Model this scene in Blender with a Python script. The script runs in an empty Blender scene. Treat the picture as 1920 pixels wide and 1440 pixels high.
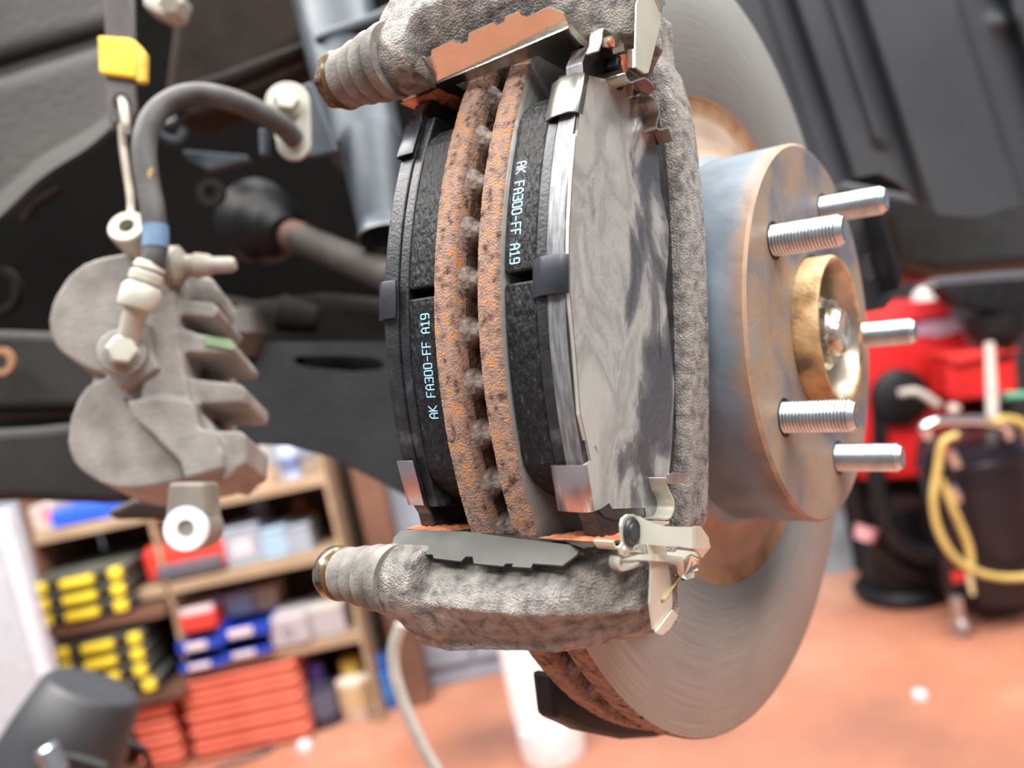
import bpy, bmesh, math, random
from math import sin, cos, pi, radians, atan2, hypot
from mathutils import Vector as V, Matrix, noise
random.seed(7)
C = bpy.context.scene.collection
SC = bpy.context.scene

# ------------------------------------------------------------------ camera, world, lights, exposure
FPX = 1601.87
RWC = Matrix(((0.97877, 0.20493, -0.00027), (-0.01729, 0.08389, -0.99632), (-0.20415, 0.97518, 0.08565)))
CAM = V((0, 0, 1.2))
def orth(m):
    a = m.col[0].normalized(); b = (m.col[1] - a * m.col[1].dot(a)).normalized(); c = a.cross(b)
    return Matrix((a, b, c)).transposed()
RWC = orth(RWC)
R2 = orth(Matrix(((0.79604193, 0.58409985, -0.15857054), (0.05508623, 0.1909869, 0.98004567), (0.60272942, -0.7888925, 0.11985773))))
CH = V((0.15231174, -0.36404185, 0.04240326))
cd = bpy.data.cameras.new('camera'); cam = bpy.data.objects.new('camera', cd); C.objects.link(cam); SC.camera = cam
cd.sensor_width = 36; cd.lens = FPX / 1920 * 36; cd.clip_start = 0.02; cd.clip_end = 50
cam.matrix_world = Matrix.Translation(CAM) @ RWC.to_4x4()
cd.dof.use_dof = True; cd.dof.focus_distance = 0.268; cd.dof.aperture_fstop = (cd.lens / 1000) / 0.0041
w = bpy.data.worlds.new('world'); SC.world = w; w.use_nodes = True
bg = w.node_tree.nodes['Background']; bg.inputs[0].default_value = (0.86, 0.93, 1.0, 1); bg.inputs[1].default_value = 0.34
def area(name, loc, target, size, sy, power, col=(1, 1, 1)):
    l = bpy.data.lights.new(name, 'AREA'); l.shape = 'RECTANGLE'; l.size = size; l.size_y = sy; l.energy = power; l.color = col
    o = bpy.data.objects.new(name, l); C.objects.link(o); o.location = loc
    o.rotation_euler = (V(target) - V(loc)).to_track_quat('-Z', 'Y').to_euler(); return o
area('unseen_overhead_light', (1.3, -0.9, 3.1), (0.1, 0.4, 1.1), 2.4, 0.5, 108, (1, .98, .95))
area('unseen_overhead_light', (-0.9, -0.6, 3.1), (0.0, 0.4, 1.1), 2.4, 0.5, 70, (1, .98, .95))
area('unseen_overhead_light', (-1.2, 0.9, 3.2), (-1.1, 2.6, 0.4), 2.4, 0.4, 170, (1, .97, .93))  # unseen lamp, added to light the fronts on the shelves
area('unseen_overhead_light', (1.2, 1.1, 3.2), (1.1, 2.4, 0.2), 2.4, 0.4, 130, (1, .97, .93))  # unseen lamp, added to light the upright faces of the machine
SC.view_settings.view_transform = 'Standard'; SC.view_settings.look = 'None'
SC.view_settings.exposure = 0.22; SC.view_settings.gamma = 1; SC.view_settings.use_curve_mapping = False

# ------------------------------------------------------------------ frames
HUB = CAM + RWC @ (-(R2 @ CH))
MH = Matrix.Translation(HUB) @ (RWC @ R2).to_4x4()             # wheel axis frame: X outboard, Z up
PHI = radians(14)
KM = Matrix(((1, 0, 0), (0, sin(PHI), -cos(PHI)), (0, cos(PHI), sin(PHI))))
MK = MH @ KM.to_4x4()                                           # caliper frame: x outboard, t along the disc, r outward
MW = Matrix.Identity(4)
CK = KM.transposed() @ CH
def rc(u, v): return V(((u - 960) / FPX, -(v - 720) / FPX, -1))
def rk(u, v): return KM.transposed() @ (R2.transposed() @ rc(u, v))
def kx(u, v, x): d = rk(u, v); return CK + d * ((x - CK.x) / d.x)
def kt(u, v, t): d = rk(u, v); return CK + d * ((t - CK.y) / d.y)
def kr(u, v, r): d = rk(u, v); return CK + d * ((r - CK.z) / d.z)
def kslope(u, v, t0, r0, s):
    d = rk(u, v); a = d.y - s * d.z; b = CK.y - t0 - s * (CK.z - r0); return CK - d * (b / a)
def hx(u, v, x): d = R2.transposed() @ rc(u, v); return CH + d * ((x - CH.x) / d.x)
def D(u, v, d): return CAM + RWC @ rc(u, v) * d
def Y(u, v, y): d = RWC @ rc(u, v); return CAM + d * ((y - CAM.y) / d.y)
def G(u, v, z=0): d = RWC @ rc(u, v); return CAM + d * ((z - CAM.z) / d.z)
UP = RWC @ V((0, 1, 0)); RT = RWC @ V((1, 0, 0)); FW = RWC @ V((0, 0, -1))

# ------------------------------------------------------------------ materials
def s2l(c):
    c = c / 255; return c / 12.92 if c <= .04045 else ((c + .055) / 1.055) ** 2.4
def rgb(r, g, b): return (s2l(r), s2l(g), s2l(b), 1)
def mat(name, cols, rough=.6, metal=0, scale=60, detail=6, bump=0, bscale=None, spec=.5, stretch=None, dist=0, lo=.3, hi=.7, alpha=None, trans=0, emit=None, rvar=0):
    m = bpy.data.materials.new(name); m.use_nodes = True; nt = m.node_tree; N = nt.nodes; L = nt.links
    b = N['Principled BSDF']; b.inputs['Roughness'].default_value = rough; b.inputs['Metallic'].default_value = metal
    b.inputs['Specular IOR Level'].default_value = spec
    if trans: b.inputs['Transmission Weight'].default_value = trans
    if emit: b.inputs['Emission Color'].default_value = emit; b.inputs['Emission Strength'].default_value = 1
    if len(cols) == 1 and not bump: b.inputs['Base Color'].default_value = cols[0]; return m
    tc = N.new('ShaderNodeTexCoord'); mp = N.new('ShaderNodeMapping'); L.new(tc.outputs['Object'], mp.inputs[0])
    if stretch: mp.inputs['Scale'].default_value = stretch
    n = N.new('ShaderNodeTexNoise'); n.inputs['Scale'].default_value = scale; n.inputs['Detail'].default_value = detail
    n.inputs['Distortion'].default_value = dist; L.new(mp.outputs[0], n.inputs[0])
    r = N.new('ShaderNodeValToRGB'); L.new(n.outputs[0], r.inputs[0]); e = r.color_ramp.elements
    k = len(cols)
    if k == 1: e[0].color = e[1].color = cols[0]
    else:
        e[0].position = lo; e[1].position = hi; e[0].color = cols[0]; e[1].color = cols[-1]
        for i in range(1, k - 1): x = e.new(lo + (hi - lo) * i / (k - 1)); x.color = cols[i]
    L.new(r.outputs[0], b.inputs['Base Color'])
    if rvar:
        mr = N.new('ShaderNodeMapRange'); L.new(n.outputs[0], mr.inputs[0]); mr.inputs[1].default_value = lo; mr.inputs[2].default_value = hi
        mr.inputs[3].default_value = rough + rvar; mr.inputs[4].default_value = rough - rvar; L.new(mr.outputs[0], b.inputs['Roughness'])
    if bump:
        n2 = N.new('ShaderNodeTexNoise'); n2.inputs['Scale'].default_value = bscale or scale * 4; n2.inputs['Detail'].default_value = 5
        L.new(mp.outputs[0], n2.inputs[0]); bp = N.new('ShaderNodeBump'); bp.inputs['Strength'].default_value = 1
        bp.inputs['Distance'].default_value = bump; L.new(n2.outputs[0], bp.inputs['Height']); L.new(bp.outputs[0], b.inputs['Normal'])
    return m
def P(name, r, g, b, rough=.55, metal=0, **k):
    c = rgb(r, g, b); d = tuple(x * .72 for x in c[:3]) + (1,)
    return mat(name, [d, c], rough, metal, **k)
RUST = mat('rust', [rgb(70, 50, 38), rgb(136, 104, 84), rgb(146, 122, 112), rgb(168, 128, 96), rgb(182, 120, 66)], .85, .1, 330, 10, .0012, 1500, lo=.32, hi=.68)
RUSTD = mat('dark_rust_vent_shade', [rgb(34, 26, 20), rgb(84, 62, 46), rgb(110, 82, 60)], .85, .1, 300, 9, .0012, 800)  # also lines the vents, where its darkness stands in for cavity shade
VANE = mat('bare_casting', [rgb(120, 92, 74), rgb(158, 146, 150), rgb(186, 180, 196)], .6, .35, 120, 6, .0008, 900, lo=.35, hi=.6)
CAST = mat('rough_grey_casting', [rgb(92, 88, 84), rgb(140, 136, 132), rgb(164, 157, 148)], .48, .35, 260, 9, .0016, 1500, lo=.3, hi=.7, rvar=.1)
STEEL = mat('stainless_sheet', [rgb(208, 204, 192), rgb(224, 220, 208)], .26, 1, 60, 4, .0001, 900)
STEELW = mat('satin_stainless_sheet', [rgb(188, 185, 170), rgb(206, 203, 188)], .4, .55, 60, 4)
STEELB = mat('dull_steel_sheet', [rgb(118, 118, 114), rgb(160, 160, 154)], .34, 1, 40, 5)
COPPER = mat('copper_grease', [rgb(176, 98, 66), rgb(226, 150, 112)], .32, .3, 300, 6, .0008, 500)
PADBLK = mat('pad_black_paint', [rgb(13, 14, 16), rgb(26, 28, 31), rgb(84, 90, 100)], .45, 0, 600, 9, .0011, 900, lo=.38, hi=.85, stretch=(1, .35, 1), spec=.3)
PLATEB = mat('backing_plate_black', [rgb(15, 16, 18), rgb(32, 34, 37), rgb(72, 74, 78)], .4, 0, 150, 7, .0002, 900, lo=.35, hi=.8)
SILVER = mat('machined_plate_edge', [rgb(96, 97, 100), rgb(150, 150, 152)], .42, .6, 120, 8, .0001, 1500, stretch=(8, 1, 1))
FLANGE = mat('flange_grey_reflection', [rgb(50, 51, 48), rgb(74, 75, 71)], .48, .5, 50, 5)  # stainless with the grey reflection of the arch put into its colour
BLKSTEEL = mat('black_coated_clip', [rgb(38, 40, 45), rgb(64, 66, 72)], .33, .5, 90, 4)
PINKST = mat('bright_clip', [rgb(206, 184, 184), rgb(226, 206, 204)], .25, 1, 90, 4)
ZINC = mat('zinc_plate', [rgb(176, 183, 188), rgb(200, 207, 212)], .3, 1, 200, 4, .00008, 1500)
CREAM = mat('cream_plated_part', [rgb(156, 154, 142), rgb(184, 182, 170)], .5, .1, 90)
RUBG = mat('dusty_rubber', [rgb(84, 80, 76), rgb(132, 128, 122)], .75, 0, 120, 6, .0003, 700)
DIRTC = mat('dusty_caliper', [rgb(116, 112, 106), rgb(136, 132, 127), rgb(150, 147, 142)], .75, .1, 50, 6, .0005, 500)
BLUELT = mat('printed_blue', [rgb(150, 200, 226)], .5)
HOSE = mat('hose_rubber_shade', [rgb(44, 42, 42), rgb(76, 73, 73)], .62, 0, 80, 5, .0002, 300)  # rubber colour lowered to hold the wheel-arch shade
BLACKP = mat('black_plastic', [rgb(8, 8, 10), rgb(22, 22, 25)], .5, 0, 30, spec=.3)
UNDER = mat('underbody_dirt_shade', [rgb(10, 9, 8), rgb(26, 22, 19), rgb(42, 36, 32)], .8, 0, 10, 6, .001, 100, spec=.2)  # dirt tones darkened to carry the shade under the wheel arch
ARM = mat('control_arm_paint', [rgb(22, 25, 27), rgb(44, 48, 50)], .55, .1, 14, 6, .0004, 200)
STRUT = mat('strut_paint', [rgb(38, 44, 50), rgb(66, 75, 83)], .45, .2, 20, 6)
LINER = mat('liner_plastic', [rgb(34, 37, 41), rgb(52, 55, 60)], .62, 0, 8, 6, .0002, 1500)

def friction_mat():
    m = bpy.data.materials.new('friction_face'); m.use_nodes = True; nt = m.node_tree; N = nt.nodes; L = nt.links; b = N['Principled BSDF']
    tc = N.new('ShaderNodeTexCoord'); sp = N.new('ShaderNodeSeparateXYZ'); L.new(tc.outputs['Object'], sp.inputs[0])
    cb = N.new('ShaderNodeCombineXYZ'); L.new(sp.outputs[1], cb.inputs[0]); L.new(sp.outputs[2], cb.inputs[1])
    ln = N.new('ShaderNodeVectorMath'); ln.operation = 'LENGTH'; L.new(cb.outputs[0], ln.inputs[0])
    # hammered into (radius, angle) space: fine concentric scratches
    at = N.new('ShaderNodeMath'); at.operation = 'ARCTAN2'; L.new(sp.outputs[2], at.inputs[0]); L.new(sp.outputs[1], at.inputs[1])
    c2 = N.new('ShaderNodeCombineXYZ'); m1 = N.new('ShaderNodeMath'); m1.operation = 'MULTIPLY'; m1.inputs[1].default_value = 1500
    L.new(ln.outputs['Value'], m1.inputs[0]); L.new(m1.outputs[0], c2.inputs[0])
    m2 = N.new('ShaderNodeMath'); m2.operation = 'MULTIPLY'; m2.inputs[1].default_value = 3; L.new(at.outputs[0], m2.inputs[0]); L.new(m2.outputs[0], c2.inputs[1])
    n = N.new('ShaderNodeTexNoise'); n.inputs['Scale'].default_value = 1; n.inputs['Detail'].default_value = 4; L.new(c2.outputs[0], n.inputs[0])
    n3 = N.new('ShaderNodeTexNoise'); n3.inputs['Scale'].default_value = 22; n3.inputs['Detail'].default_value = 5; L.new(tc.outputs['Object'], n3.inputs[0])
    r = N.new('ShaderNodeValToRGB'); L.new(n.outputs[0], r.inputs[0]); r.color_ramp.elements[0].position = .25; r.color_ramp.elements[1].position = .8
    r.color_ramp.elements[0].color = rgb(140, 140, 136); r.color_ramp.elements[1].color = rgb(170, 169, 164)
    r2 = N.new('ShaderNodeValToRGB'); L.new(n3.outputs[0], r2.inputs[0]); r2.color_ramp.elements[0].color = (.8, .79, .8, 1); r2.color_ramp.elements[1].color = (1, 1, 1, 1)
    mx = N.new('ShaderNodeMixRGB'); mx.blend_type = 'MULTIPLY'; mx.inputs[0].default_value = 1; L.new(r.outputs[0], mx.inputs[1]); L.new(r2.outputs[0], mx.inputs[2])
    L.new(mx.outputs[0], b.inputs['Base Color']); b.inputs['Metallic'].default_value = .6; b.inputs['Roughness'].default_value = .5
    bp = N.new('ShaderNodeBump'); bp.inputs['Distance'].default_value = .00012; L.new(n.outputs[0], bp.inputs['Height']); L.new(bp.outputs[0], b.inputs['Normal'])
    return m
FRICT = friction_mat()

def ring_mix(name, inner, outer, r0, r1, axis='r', rough=.5, metal=.3, ns=60, amp=.02, fine=70, bd=.0006):
    """two colours that meet at a wavy circle (axis r) or along x; noise mottling inside"""
    m = bpy.data.materials.new(name); m.use_nodes = True; nt = m.node_tree; N = nt.nodes; L = nt.links; b = N['Principled BSDF']
    tc = N.new('ShaderNodeTexCoord'); sp = N.new('ShaderNodeSeparateXYZ'); L.new(tc.outputs['Object'], sp.inputs[0])
    if axis == 'r':
        cb = N.new('ShaderNodeCombineXYZ'); L.new(sp.outputs[1], cb.inputs[0]); L.new(sp.outputs[2], cb.inputs[1])
        ln = N.new('ShaderNodeVectorMath'); ln.operation = 'LENGTH'; L.new(cb.outputs[0], ln.inputs[0]); val = ln.outputs['Value']
    else: val = sp.outputs[0]
    n = N.new('ShaderNodeTexNoise'); n.inputs['Scale'].default_value = ns; n.inputs['Detail'].default_value = 6; L.new(tc.outputs['Object'], n.inputs[0])
    s = N.new('ShaderNodeMath'); s.operation = 'MULTIPLY_ADD'; L.new(n.outputs[0], s.inputs[0]); s.inputs[1].default_value = amp; L.new(val, s.inputs[2])
    mr = N.new('ShaderNodeMapRange'); L.new(s.outputs[0], mr.inputs[0]); mr.inputs[1].default_value = r0 + amp * .5; mr.inputs[2].default_value = r1 + amp * .5
    r = N.new('ShaderNodeMixRGB'); L.new(mr.outputs[0], r.inputs[0])
    def sub(cols, sc, k):
        nn = N.new('ShaderNodeTexNoise'); nn.inputs['Scale'].default_value = sc; nn.inputs['Detail'].default_value = 7; L.new(tc.outputs['Object'], nn.inputs[0])
        q = N.new('ShaderNodeValToRGB'); L.new(nn.outputs[0], q.inputs[0]); e = q.color_ramp.elements; e[0].position = .36; e[1].position = .66
        e[0].color = cols[0]; e[1].color = cols[-1]
        if len(cols) == 3: x = e.new(.5); x.color = cols[1]
        L.new(q.outputs[0], r.inputs[k]); return nn
    sub(inner, 55, 1); nn = sub(outer, fine, 2)
    L.new(r.outputs[0], b.inputs['Base Color']); b.inputs['Metallic'].default_value = metal; b.inputs['Roughness'].default_value = rough
    bp = N.new('ShaderNodeBump'); bp.inputs['Distance'].default_value = bd; L.new(nn.outputs[0], bp.inputs['Height']); L.new(bp.outputs[0], b.inputs['Normal'])
    return m
HATSIDE = ring_mix('hat_side', [rgb(106, 117, 128), rgb(128, 140, 152)], [rgb(126, 108, 92), rgb(160, 130, 104), rgb(128, 122, 120)], .030, .038, 'x', .58, .2, 90, .007)
HATFACE = mat('hat_face', [rgb(108, 108, 118), rgb(136, 126, 118), rgb(156, 132, 110), rgb(146, 138, 130)], .5, .4, 34, 7, .0003, 400, lo=.36, hi=.66, dist=.4)
TANRUST = ring_mix('inner_disc_rust', [rgb(150, 128, 110), rgb(168, 142, 122)], [rgb(158, 118, 84), rgb(184, 144, 106)], .098, .103, 'r', .7, .2, 60, .004)
PILOT = mat('hub_pilot_rust', [rgb(104, 84, 62), rgb(174, 136, 90), rgb(196, 164, 120)], .5, .4, 70, 6, .0003, 500, lo=.36, hi=.6)

def shim_mat():
    m = bpy.data.materials.new('greased_shim'); m.use_nodes = True; nt = m.node_tree; N = nt.nodes; L = nt.links; b = N['Principled BSDF']
    tc = N.new('ShaderNodeTexCoord'); mp = N.new('ShaderNodeMapping'); L.new(tc.outputs['Object'], mp.inputs[0]); mp.inputs['Scale'].default_value = (1, .6, 1)
    mp.inputs['Rotation'].default_value = (radians(12), 0, 0)
    n = N.new('ShaderNodeTexNoise'); n.inputs['Scale'].default_value = 46; n.inputs['Detail'].default_value = 7; n.inputs['Distortion'].default_value = .7; L.new(mp.outputs[0], n.inputs[0])
    # dark side towards the hub and the top, bare metal at the lower end
    sp = N.new('ShaderNodeSeparateXYZ'); L.new(tc.outputs['Object'], sp.inputs[0])
    a = N.new('ShaderNodeMath'); a.operation = 'MULTIPLY_ADD'; L.new(sp.outputs[2], a.inputs[0]); a.inputs[1].default_value = 3.6; L.new(n.outputs[0], a.inputs[2])
    r = N.new('ShaderNodeValToRGB'); L.new(a.outputs[0], r.inputs[0]); e = r.color_ramp.elements
    e[0].position = .38; e[0].color = rgb(70, 72, 77); e[1].position = .70; e[1].color = rgb(160, 160, 155)
    x = e.new(.45); x.color = rgb(98, 99, 101); x = e.new(.475); x.color = rgb(130, 131, 130); x = e.new(.53); x.color = rgb(154, 154, 150); x = e.new(.60); x.color = rgb(134, 134, 131)
    L.new(r.outputs[0], b.inputs['Base Color'])
    n2 = N.new('ShaderNodeTexNoise'); n2.inputs['Scale'].default_value = 420; n2.inputs['Detail'].default_value = 6; n2.inputs['Distortion'].default_value = .8; L.new(mp.outputs[0], n2.inputs[0])
    mk = N.new('ShaderNodeMapRange'); L.new(n.outputs[0], mk.inputs[0]); mk.inputs[1].default_value = .62; mk.inputs[2].default_value = .4; mk.inputs[3].default_value = .15
    mm = N.new('ShaderNodeMath'); mm.operation = 'MULTIPLY'; L.new(n2.outputs[0], mm.inputs[0]); L.new(mk.outputs[0], mm.inputs[1])
    bp = N.new('ShaderNodeBump'); bp.inputs['Distance'].default_value = .0006; L.new(mm.outputs[0], bp.inputs['Height']); L.new(bp.outputs[0], b.inputs['Normal'])
    b2 = N.new('ShaderNodeBump'); b2.inputs['Distance'].default_value = .0012; L.new(n.outputs[0], b2.inputs['Height']); L.new(bp.outputs[0], b2.inputs['Normal']); L.new(b2.outputs[0], b.inputs['Normal'])
    b.inputs['Metallic'].default_value = .2; b.inputs['Roughness'].default_value = .36
    return m
SHIM = shim_mat()

# ------------------------------------------------------------------ builders
def clean(bm): bmesh.ops.recalc_face_normals(bm, faces=bm.faces); return bm
def mk(name, bm, m, parent=None, frame=MW, base=None, smooth=False, mods=None, ang=35):
    me = bpy.data.meshes.new(name); bm.normal_update(); bm.to_mesh(me); bm.free()
    for x in (m if isinstance(m, (list, tuple)) else [m]): me.materials.append(x)
    if parent is not None: b = V(parent['_b'])
    elif base is not None: b = V(base)
    else:
        b = V((0, 0, 0))
        for v in me.vertices: b += v.co
        b /= max(1, len(me.vertices)); b.z = min(v.co.z for v in me.vertices)
    me.transform(Matrix.Translation(-b))
    if smooth:
        for p in me.polygons: p.use_smooth = True
        me.set_sharp_from_angle(angle=radians(ang))
    o = bpy.data.objects.new(name, me); C.objects.link(o)
    if parent is not None:
        o.parent = parent; o['_b'] = tuple(b)
    else: o.matrix_world = frame @ Matrix.Translation(b); o['_b'] = tuple(b)
    for md in mods or []: md(o)
    if smooth and mods and not any(m.type == 'REMESH' for m in o.modifiers):
        m = o.modifiers.new('e', 'EDGE_SPLIT'); m.split_angle = radians(ang)
    return o
def tag(o, label, cat, group=None):
    o['label'] = label; o['category'] = cat
    if group: o['group'] = group
    return o
def thing(name, label, cat, frame=MW, base=(0, 0, 0), group=None):
    o = bpy.data.objects.new(name, None); C.objects.link(o); o.empty_display_size = .02
    o.matrix_world = frame @ Matrix.Translation(V(base)); o['_b'] = tuple(base)
    return tag(o, label, cat, group)
def bevel(wd, seg=2, ang=40):
    def f(o): m = o.modifiers.new('b', 'BEVEL'); m.width = wd; m.segments = seg; m.limit_method = 'ANGLE'; m.angle_limit = radians(ang); m.harden_normals = False
    return f
def solid(t, off=0):
    def f(o): m = o.modifiers.new('s', 'SOLIDIFY'); m.thickness = t; m.offset = off; m.use_even_offset = True
    return f
def subs(n):
    def f(o): m = o.modifiers.new('u', 'SUBSURF'); m.levels = m.render_levels = n
    return f
def remesh(vox, it=4, fac=.5):
    def f(o):
        m = o.modifiers.new('r', 'REMESH'); m.mode = 'VOXEL'; m.voxel_size = vox; m.use_smooth_shade = True
        m = o.modifiers.new('sm', 'SMOOTH'); m.iterations = it; m.factor = fac
    return f
def disp(strength, size, kind='CLOUDS'):
    def f(o):
        t = bpy.data.textures.new('t', kind); t.noise_scale = size
        if kind == 'CLOUDS': t.noise_depth = 4
        m = o.modifiers.new('d', 'DISPLACE'); m.texture = t; m.strength = strength; m.mid_level = .5; m.texture_coords = 'LOCAL'
    return f
def box(bm, c, s, M=None, mi=0):
    vs = []
    for dx in (-.5, .5):
        for dy in (-.5, .5):
            for dz in (-.5, .5):
                p = V((dx * s[0], dy * s[1], dz * s[2]))
                if M: p = M @ p
                vs.append(bm.verts.new(p + V(c)))
    for f in ((0, 1, 3, 2), (4, 6, 7, 5), (0, 4, 5, 1), (2, 3, 7, 6), (0, 2, 6, 4), (1, 5, 7, 3)):
        bm.faces.new([vs[i] for i in f]).material_index = mi
    return bm
def bb(c, s, M=None): return clean(box(bmesh.new(), c, s, M))
def lathe(prof, o, ax, seg=48, bm=None, closed=False, a0=0, a1=2 * pi, mi=None):
    """profile [(s, r)] about the line through o along ax"""
    bm = bm or bmesh.new(); ax = V(ax).normalized(); o = V(o)
    e1 = ax.orthogonal().normalized(); e2 = ax.cross(e1); full = abs(a1 - a0) > 6.28
    n = seg if full else seg + 1; rings = []
    for s, r in prof:
        if r < 1e-7: rings.append([bm.verts.new(o + ax * s)]); continue
        rings.append([bm.verts.new(o + ax * s + (e1 * cos(a0 + (a1 - a0) * i / seg) + e2 * sin(a0 + (a1 - a0) * i / seg)) * r) for i in range(n)])
    pr = list(zip(rings[:-1], rings[1:]))
    if closed: pr.append((rings[-1], rings[0]))
    for k, (A, B) in enumerate(pr):
        for i in range(seg):
            j = (i + 1) % n if full else i + 1
            q = [A[i % len(A)], A[j % len(A)], B[j % len(B)], B[i % len(B)]]
            q = list(dict.fromkeys(q))
            if len(q) > 2:
                f = bm.faces.new(q)
                if mi: f.material_index = mi[k]
    return clean(bm)
def cyl(p0, p1, r0, r1=None, seg=24, bm=None, bev=0):
    p0 = V(p0); p1 = V(p1); r1 = r0 if r1 is None else r1; L = (p1 - p0).length
    pr = [(0, 0), (0, r0), (L, r1), (L, 0)] if not bev else [(0, 0), (0, r0 - bev), (bev, r0), (L - bev, r1), (L, r1 - bev), (L, 0)]
    return lathe(pr, p0, p1 - p0, seg, bm)
def hexa(p0, p1, r, bm=None, bev=.12):
    p0 = V(p0); p1 = V(p1); L = (p1 - p0).length
    return lathe([(0, 0), (0, r), (L * (1 - bev * 1.5), r), (L, r * .86), (L, 0)], p0, p1 - p0, 6, bm)
def smooth_path(pts, k=8):
    pts = [V(p) for p in pts]; P0 = [pts[0] * 2 - pts[1]] + pts + [pts[-1] * 2 - pts[-2]]; out = []
    for i in range(1, len(P0) - 2):
        a, b, c, d = P0[i - 1:i + 3]
        for j in range(k):
            t = j / k; out.append(.5 * ((2 * b) + (c - a) * t + (2 * a - 5 * b + 4 * c - d) * t * t + (3 * b - a - 3 * c + d) * t ** 3))
    out.append(pts[-1]); return out
def tube(pts, r, seg=14, bm=None, k=8, rf=None, smoothp=True):
    bm = bm or bmesh.new(); pts = smooth_path(pts, k) if smoothp else [V(p) for p in pts]; rings = []
    up = None; n = len(pts)
    for i, p in enumerate(pts):
        t = (pts[min(i + 1, n - 1)] - pts[max(i - 1, 0)]).normalized()
        up = t.orthogonal().normalized() if up is None else (up - t * up.dot(t)).normalized()
        b = t.cross(up); rr = rf(i / (n - 1)) if rf else r
        rings.append([bm.verts.new(p + (up * cos(2 * pi * j / seg) + b * sin(2 * pi * j / seg)) * rr) for j in range(seg)])
    for A, B in zip(rings[:-1], rings[1:]):
        for j in range(seg): bm.faces.new((A[j], A[(j + 1) % seg], B[(j + 1) % seg], B[j]))
    bm.faces.new(rings[0][::-1]); bm.faces.new(rings[-1]); return clean(bm)
def prism(pts, vec, bm=None):
    bm = bm or bmesh.new(); vec = V(vec); A = [bm.verts.new(V(p)) for p in pts]; B = [bm.verts.new(V(p) + vec) for p in pts]; n = len(A)
    bm.faces.new(A); bm.faces.new(B[::-1])
    for i in range(n): bm.faces.new((A[i], B[i], B[(i + 1) % n], A[(i + 1) % n]))
    return clean(bm)
def sheet(faces, bm=None):
    bm = bm or bmesh.new()
    for f in faces: bm.faces.new([bm.verts.new(V(p)) for p in f])
    bmesh.ops.remove_doubles(bm, verts=bm.verts, dist=1e-6); return clean(bm)
def strip(path, vec, bm=None):
    """a folded strip: path of points swept along vec (one vector or one per point)"""
    bm = bm or bmesh.new(); vs = vec if isinstance(vec, list) else [V(vec)] * len(path)
    A = [bm.verts.new(V(p)) for p in path]; B = [bm.verts.new(V(p) + V(q)) for p, q in zip(path, vs)]
    for i in range(len(A) - 1): bm.faces.new((A[i], A[i + 1], B[i + 1], B[i]))
    return bm
def loft(secs, bm=None, cap=True):
    bm = bm or bmesh.new(); R = [[bm.verts.new(V(p)) for p in s] for s in secs]; n = len(R[0])
    for A, B in zip(R[:-1], R[1:]):
        for i in range(n): bm.faces.new((A[i], A[(i + 1) % n], B[(i + 1) % n], B[i]))
    if cap: bm.faces.new(R[0][::-1]); bm.faces.new(R[-1])
    return clean(bm)
def px(pts, d): return [D(u, v, d) for u, v in pts]
def slab(name, pts, d, L, m, parent=None, dn=.3, bev=.003, seg=3, sub=0, side=0):
    """a casting or plate whose face looks at the camera side, running back by L"""
    vec = (FW - UP * dn + RT * side).normalized() * L
    mods = [bevel(bev, seg)] if bev else []
    if sub: mods.append(subs(sub))
    return mk(name, prism(px(pts, d), vec), m, parent, smooth=True, mods=mods)

# ================================================================== the room
FLOORM = mat('painted_red_floor', [rgb(128, 88, 74), rgb(170, 112, 88), rgb(188, 142, 120)], .45, 0, 1.6, 8, .002, 30, lo=.3, hi=.72, rvar=.1)
def struct(name, bm, m, **k):
    o = mk(name, bm, m, **k); o['kind'] = 'structure'; return o
struct('floor', bb((0, 1.0, -.03), (9, 9, .06)), FLOORM)
WALL = mat('painted_wall', [rgb(128, 134, 142), rgb(150, 156, 164)], .7, 0, 3)
WALLD = mat('dark_wall', [rgb(40, 38, 40), rgb(60, 58, 60)], .8, 0, 3)
struct('wall_back', bb((-1.7, 3.12, 1.5), (5.6, .1, 3.0)), WALL)
struct('wall_back', bb((2.95, 4.6, 1.5), (3.8, .1, 3.0)), WALLD)

# ------------------------------------------------------------------ shelving and what stands on it
SY = 2.62   # front of the shelving
WOOD = mat('shelf_wood', [rgb(140, 116, 92), rgb(176, 152, 124)], .6, 0, 6, 6, stretch=(1, 8, 8))
BROWN = mat('brown_board', [rgb(84, 58, 46), rgb(120, 84, 66)], .6, 0, 5)
sh = thing('shelving_unit', 'pale wooden shelving unit crowded with tool cases and boxes', 'shelf', MW, (-1.25, SY, 0))
def sx(u, v): return Y(u, v, SY)
def wbox(u0, v0, u1, v1, y0=SY, dep=.25):
    """box from its pixel corners (left-bottom, right-top) on the plane y0"""
    a = Y(u0, v0, y0); b = Y(u1, v1, y0)
    return ((a.x + b.x) / 2, y0 + dep / 2, (a.z + b.z) / 2), (abs(b.x - a.x), dep, abs(b.z - a.z))
xl = sx(60, 1000).x; xr = sx(640, 1040).x
z1 = sx(520, 905).z; z2 = sx(500, 1055).z; z3 = sx(600, 1198).z
for z, x0 in ((z1, xl), (z2, xl), (z3, sx(330, 1200).x)):
    mk('shelf_board', bb(((x0 + xr) / 2, SY + .2, z - .02), (xr - x0, .4, .034)), WOOD, sh, mods=[bevel(.003)])
for x, z0 in ((xr + .002, 0), (xl - .012, 0), ((sx(325, 1150).x), z3 - .02)):
    mk('side_panel', bb((x, SY + .2, (z1 + .12 + z0) / 2), (.014, .4, z1 + .12 - z0)), WOOD if x > xl else BROWN, sh, mods=[bevel(.002)])
mk('back_board', bb(((xl + xr) / 2, SY + .41, z1 / 2), (xr - xl, .012, z1)), BROWN, sh)
pr = sx(672, 950).x
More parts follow.
